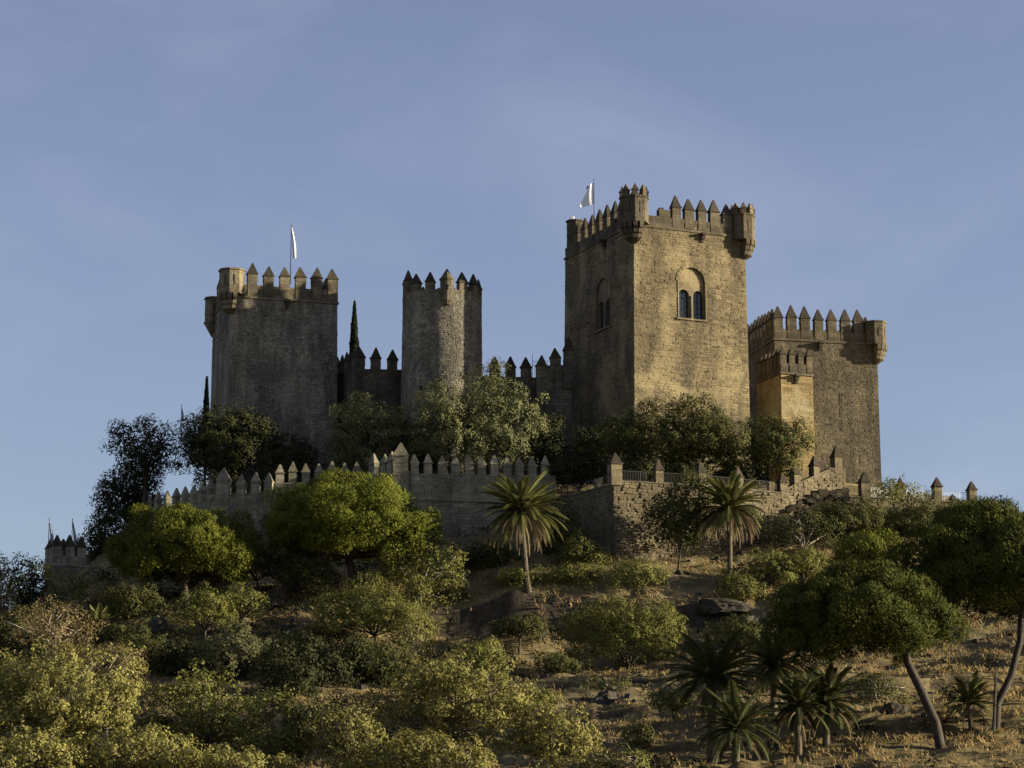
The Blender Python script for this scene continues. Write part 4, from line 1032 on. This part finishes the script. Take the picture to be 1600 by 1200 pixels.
def palm(label, px, py, bpx, bpy_, Y, L_, mat='palm', n_green=46, n_dead=34, tr=.26, group=None, up=0.0, seed=0):
    r0 = random.Random(seed); c = P(px, py, Y); b = P(bpx, bpy_, Y)
    bz = hz(b.x, Y)
    if abs(bz - b.z) < 1.5: b.z = bz
    o = empty('palm_tree', b, label=label, cat='palm tree', group=group)
    top = c - b
    mb = MB(); pts = []; rad = []; m_ = 26
    for i in range(m_):
        t = i / (m_ - 1); pts.append(Vector((top.x * t ** .8, 0, -.6 + (top.z + .6) * t))); rad.append(tr * (1.25 - .35 * min(1, t * 3)) * (1.0 + .09 * (i % 2)) * (1 + .55 * max(0, (t - .88) / .12)))
    mb.tube(pts, rad, 10); mb.build('trunk', 'palmbark', o)
    for i in range(n_green):
        t = (i + .5) / n_green                        # 0 = upright, 1 = low
        el = R(82 - 92 * t ** .9 + up); k = (round(L_, 1), mat, int(t * 6), i % 2)
        if k not in FR: FR[k] = frond_mesh(L_ * random.uniform(.9, 1.05), (0, -R(42 + 30 * t)), mat, seed=i)
        az = i * 2.39996 + r0.uniform(-.3, .3)
        f_ = link('frond', FR[k], o, (top.x, 0, top.z), (0, -el + r0.uniform(-.1, .1), az))
        f_.scale = (r0.uniform(.85, 1.1),) * 3
    for i in range(n_dead):
        k = (round(L_, 1), 'dead', i % 3)
        if k not in FR: FR[k] = frond_mesh(L_ * .92, (0, -R(48 + 10 * (i % 3))), 'deadpalm', True, seed=50 + i)
        f_ = link('dead_frond', FR[k], o, (top.x, 0, top.z - .35), (0, -R(r0.uniform(-38, -2)), i * 2.39996 + r0.uniform(-.3, .3)))
        f_.scale = (r0.uniform(.75, 1.05),) * 3; f_['label'] = 'dry brown hanging frond'
palm('tall palm with brown hanging skirt, the left one under the wall', 814, 800, 827, 936, 262, 4.7, seed=1, n_green=84, n_dead=64)
palm('tall palm with brown hanging skirt in front of the bastion wall', 1140, 795, 1140, 898, 268, 4.3, seed=2, n_green=78, n_dead=64)
palm('large dark palm, leftmost of the group at the bottom right', 1112, 1062, 1112, 1205, 201, 4.5, 'palmd', 66, 8, .34, seed=3)
palm('sunlit palm behind the dark palm group', 1208, 1040, 1210, 1190, 210, 3.6, 'palm', 56, 24, .28, seed=4)
palm('low palm at the bottom between dark and twin palms', 1150, 1140, 1148, 1230, 196, 3.6, 'palmd', 50, 6, .3, seed=5)
palm('right of the twin dark palms at the bottom', 1292, 1098, 1288, 1215, 202, 3.5, 'palmd', 50, 8, .28, seed=6)
palm('left of the twin dark palms at the bottom', 1246, 1105, 1250, 1215, 200, 3.2, 'palmd', 44, 8, .26, seed=7)
palm('young palm with raised fronds between the two pine trunks', 1515, 1100, 1520, 1185, 206, 2.6, 'palm', 34, 8, .2, seed=8, up=8)
palm('small palm tuft on the slope at left', 152, 985, 152, 1005, 250, 2.6, 'palm', 26, 2, .2, seed=9, up=10)

# dead tree stub beside the crooked pine
p = P(1556, 1100, 206); o = empty('dead_tree', (P(1553, 1215, 205.4).x, 205.4, hz(P(1553, 1215, 205.4).x, 205.4)), label='bare dead stem standing against the crooked pine trunk', cat='dead tree')
bz = o.location.z; q = lambda a, b: tuple(P(a, b, 205.4) - o.location)
MB().tube([(0, 0, -.4), q(1553, 1130), q(1555, 1080), q(1556, 1042)], [.16, .13, .1, .05], 7).build('trunk', 'bark', o)
MB().tube([q(1555, 1062), q(1549, 1050)], [.05, .02], 5).build('branch', 'bark', o)

# --- rocks
def rock(px, py, r, label, sx_=1.0, sz=.7, seed=0, Y=None):
    g_ = on_ray(px, py) if Y is None else None
    if g_ is None: p_ = P(px, py, Y or 240); g_ = (p_.x, p_.y, hz(p_.x, p_.y))
    import bmesh
    bm = bmesh.new(); bmesh.ops.create_icosphere(bm, subdivisions=4, radius=r)
    v = np.array([x.co[:] for x in bm.verts]); d = unit(v)
    # chop by random planes for facets, then roughen
    r0 = np.random.default_rng(seed); 
    for _ in range(16):
        n_ = unit(r0.normal(size=3)); lim = r * r0.uniform(.55, .85); s_ = v @ n_
        v = v - np.maximum(s_ - lim, 0)[:, None] * n_
    v = v + d * (.12 * r * (vnoise(d[:, 0] * 5 + 7, d[:, 1] * 5 + d[:, 2] * 6, seed) - .5))[:, None]
    v = v + d * (.22 * r * (np.abs(vnoise(v[:, 0] / r * 4 + v[:, 2] * 3 / r, v[:, 1] / r * 4 + 9, seed + 5) - .5) + .5 * np.abs(vnoise(v[:, 0] / r * 9, v[:, 2] / r * 9 + v[:, 1] * 5 / r, seed + 8) - .5)))[:, None]
    v *= np.array([sx_, .8, sz])
    for x, c_ in zip(bm.verts, v): x.co = c_
    me = bpy.data.meshes.new('rock'); bm.to_mesh(me); bm.free(); me.materials.append(M['rock'])
    o = link('rock', me, None, (g_[0], g_[1], g_[2] - r * sz * .3), (0, 0, random.uniform(0, 6)))
    tag(o, label, 'rock')
rock(1130, 958, 2.1, 'broad dark outcrop right of the ledge under the right palm', 1.5, .5, 1)
rock(1175, 975, 2.0, 'dark outcrop beside the leaning pine crown', 1.4, .55, 2)
rock(945, 1098, 1.9, 'pale angular rock near the bottom centre', 1.0, .9, 3)
rock(430, 945, 2.2, 'grey rock outcrop below the broadest pine', 1.3, .6, 7)
rock(445, 985, 1.5, 'lower grey rock below the broadest pine', 1.3, .6, 8)
rock(245, 985, 1.9, 'grey rock face in shade under the left pine', 1.4, .7, 9)
rock(1398, 1112, .9, 'boulder casting a shadow behind the leaning trunk', 1.1, .9, 10)
rock(1330, 1118, .8, 'low boulder in the dry grass left of the leaning trunk', 1.5, .6, 11)

# --- dry grass, undergrowth, rubble (nobody could count them)
def scatter(n, x0, x1, y0, y1, fn):
    x = rng.uniform(x0, x1, n); y = rng.uniform(y0, y1, n); k = fn(x, y) > rng.random(n); return x[k], y[k]
gpatch = lambda x, y: np.clip((vnoise(x / 5, y / 5, 41) - .35) * 2.6, 0.02, 1)
def grass_density(x, y):
    d = gpatch(x, y)
    return np.where((x > 18) & (y < 250), np.clip(d + .35, 0, 1), np.where((x > -14) & (y > 200), np.clip(d + .1, 0, 1), d * .6))
x, y = scatter(44000, -68, 68, 184, 292, grass_density)
nb = 4; X = np.repeat(x, nb) + rng.normal(size=len(x) * nb) * .16; Yy = np.repeat(y, nb) + rng.normal(size=len(x) * nb) * .16
Z = height(X, Yy); N = len(X); hh = rng.uniform(.2, .5, N) * np.repeat(.6 + .9 * vnoise(x / 3, y / 3, 77), nb)
lean = rng.normal(size=(N, 2)) * .4; a = rng.random(N) * math.pi; w = rng.uniform(.025, .055, N)
B = np.stack([X, Yy, Z - .05], 1); wd = np.stack([np.cos(a) * w, np.sin(a) * w, np.zeros(N)], 1)
tip = B + np.stack([lean[:, 0] * hh, lean[:, 1] * hh, hh], 1); mid_ = (B + tip) / 2 - np.stack([lean[:, 0], lean[:, 1], np.zeros(N)], 1) * .15
V = np.stack([B - wd, B + wd, mid_ + wd * .9, tip], 1)
o = link('dry_grass', quads_mesh('dry_grass', V, np.clip(.3 * rng.random(N) + .7 * np.repeat(rng.random(len(x)), nb), 0, 1), 'grass')); tag(o, 'dry golden grass growing in tufts on the slope', 'grass', kind='stuff')

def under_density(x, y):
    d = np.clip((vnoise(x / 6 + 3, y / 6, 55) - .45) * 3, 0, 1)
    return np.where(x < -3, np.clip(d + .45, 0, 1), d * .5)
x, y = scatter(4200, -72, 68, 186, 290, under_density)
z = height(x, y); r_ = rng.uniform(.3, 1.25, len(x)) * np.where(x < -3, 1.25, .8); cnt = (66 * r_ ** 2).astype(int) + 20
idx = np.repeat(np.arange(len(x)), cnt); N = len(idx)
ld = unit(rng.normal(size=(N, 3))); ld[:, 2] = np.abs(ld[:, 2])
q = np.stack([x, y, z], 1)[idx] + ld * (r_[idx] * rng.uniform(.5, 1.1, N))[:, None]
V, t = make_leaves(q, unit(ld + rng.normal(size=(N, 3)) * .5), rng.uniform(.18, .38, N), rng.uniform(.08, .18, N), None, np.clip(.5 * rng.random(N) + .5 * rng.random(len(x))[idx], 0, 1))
o = link('undergrowth', quads_mesh('undergrowth', V, t, 'under')); tag(o, 'low dark scrub on the slope, darkened further to stand for shade between bushes', 'undergrowth', kind='stuff')
mb = MB()
xx, yy = scatter(1600, -60, 66, 190, 285, lambda x, y: np.clip((vnoise(x / 4, y / 4, 91) - .5) * 3, 0, 1)); zz = height(xx, yy)
for x_, y_, z_ in zip(xx, yy, zz):
    r = random.uniform(.12, .42) * (1 + (random.random() < .1)); vs_ = []
    for sb_, rr in ((-.4, 1), (.45, .65)):
        for i in range(5): a = i * 1.2566 + random.uniform(-.3, .3); vs_.append((x_ + r * rr * math.cos(a) * random.uniform(.8, 1.3), y_ + r * rr * math.sin(a), z_ + r * sb_ * random.uniform(.7, 1.3)))
    mb.add(vs_, [(5, 6, 7, 8, 9)] + [(i, (i + 1) % 5, (i + 1) % 5 + 5, i + 5) for i in range(5)])
o = mb.build('loose_rubble', 'rock'); tag(o, 'small loose stones scattered over the slope', 'stones', kind='stuff')
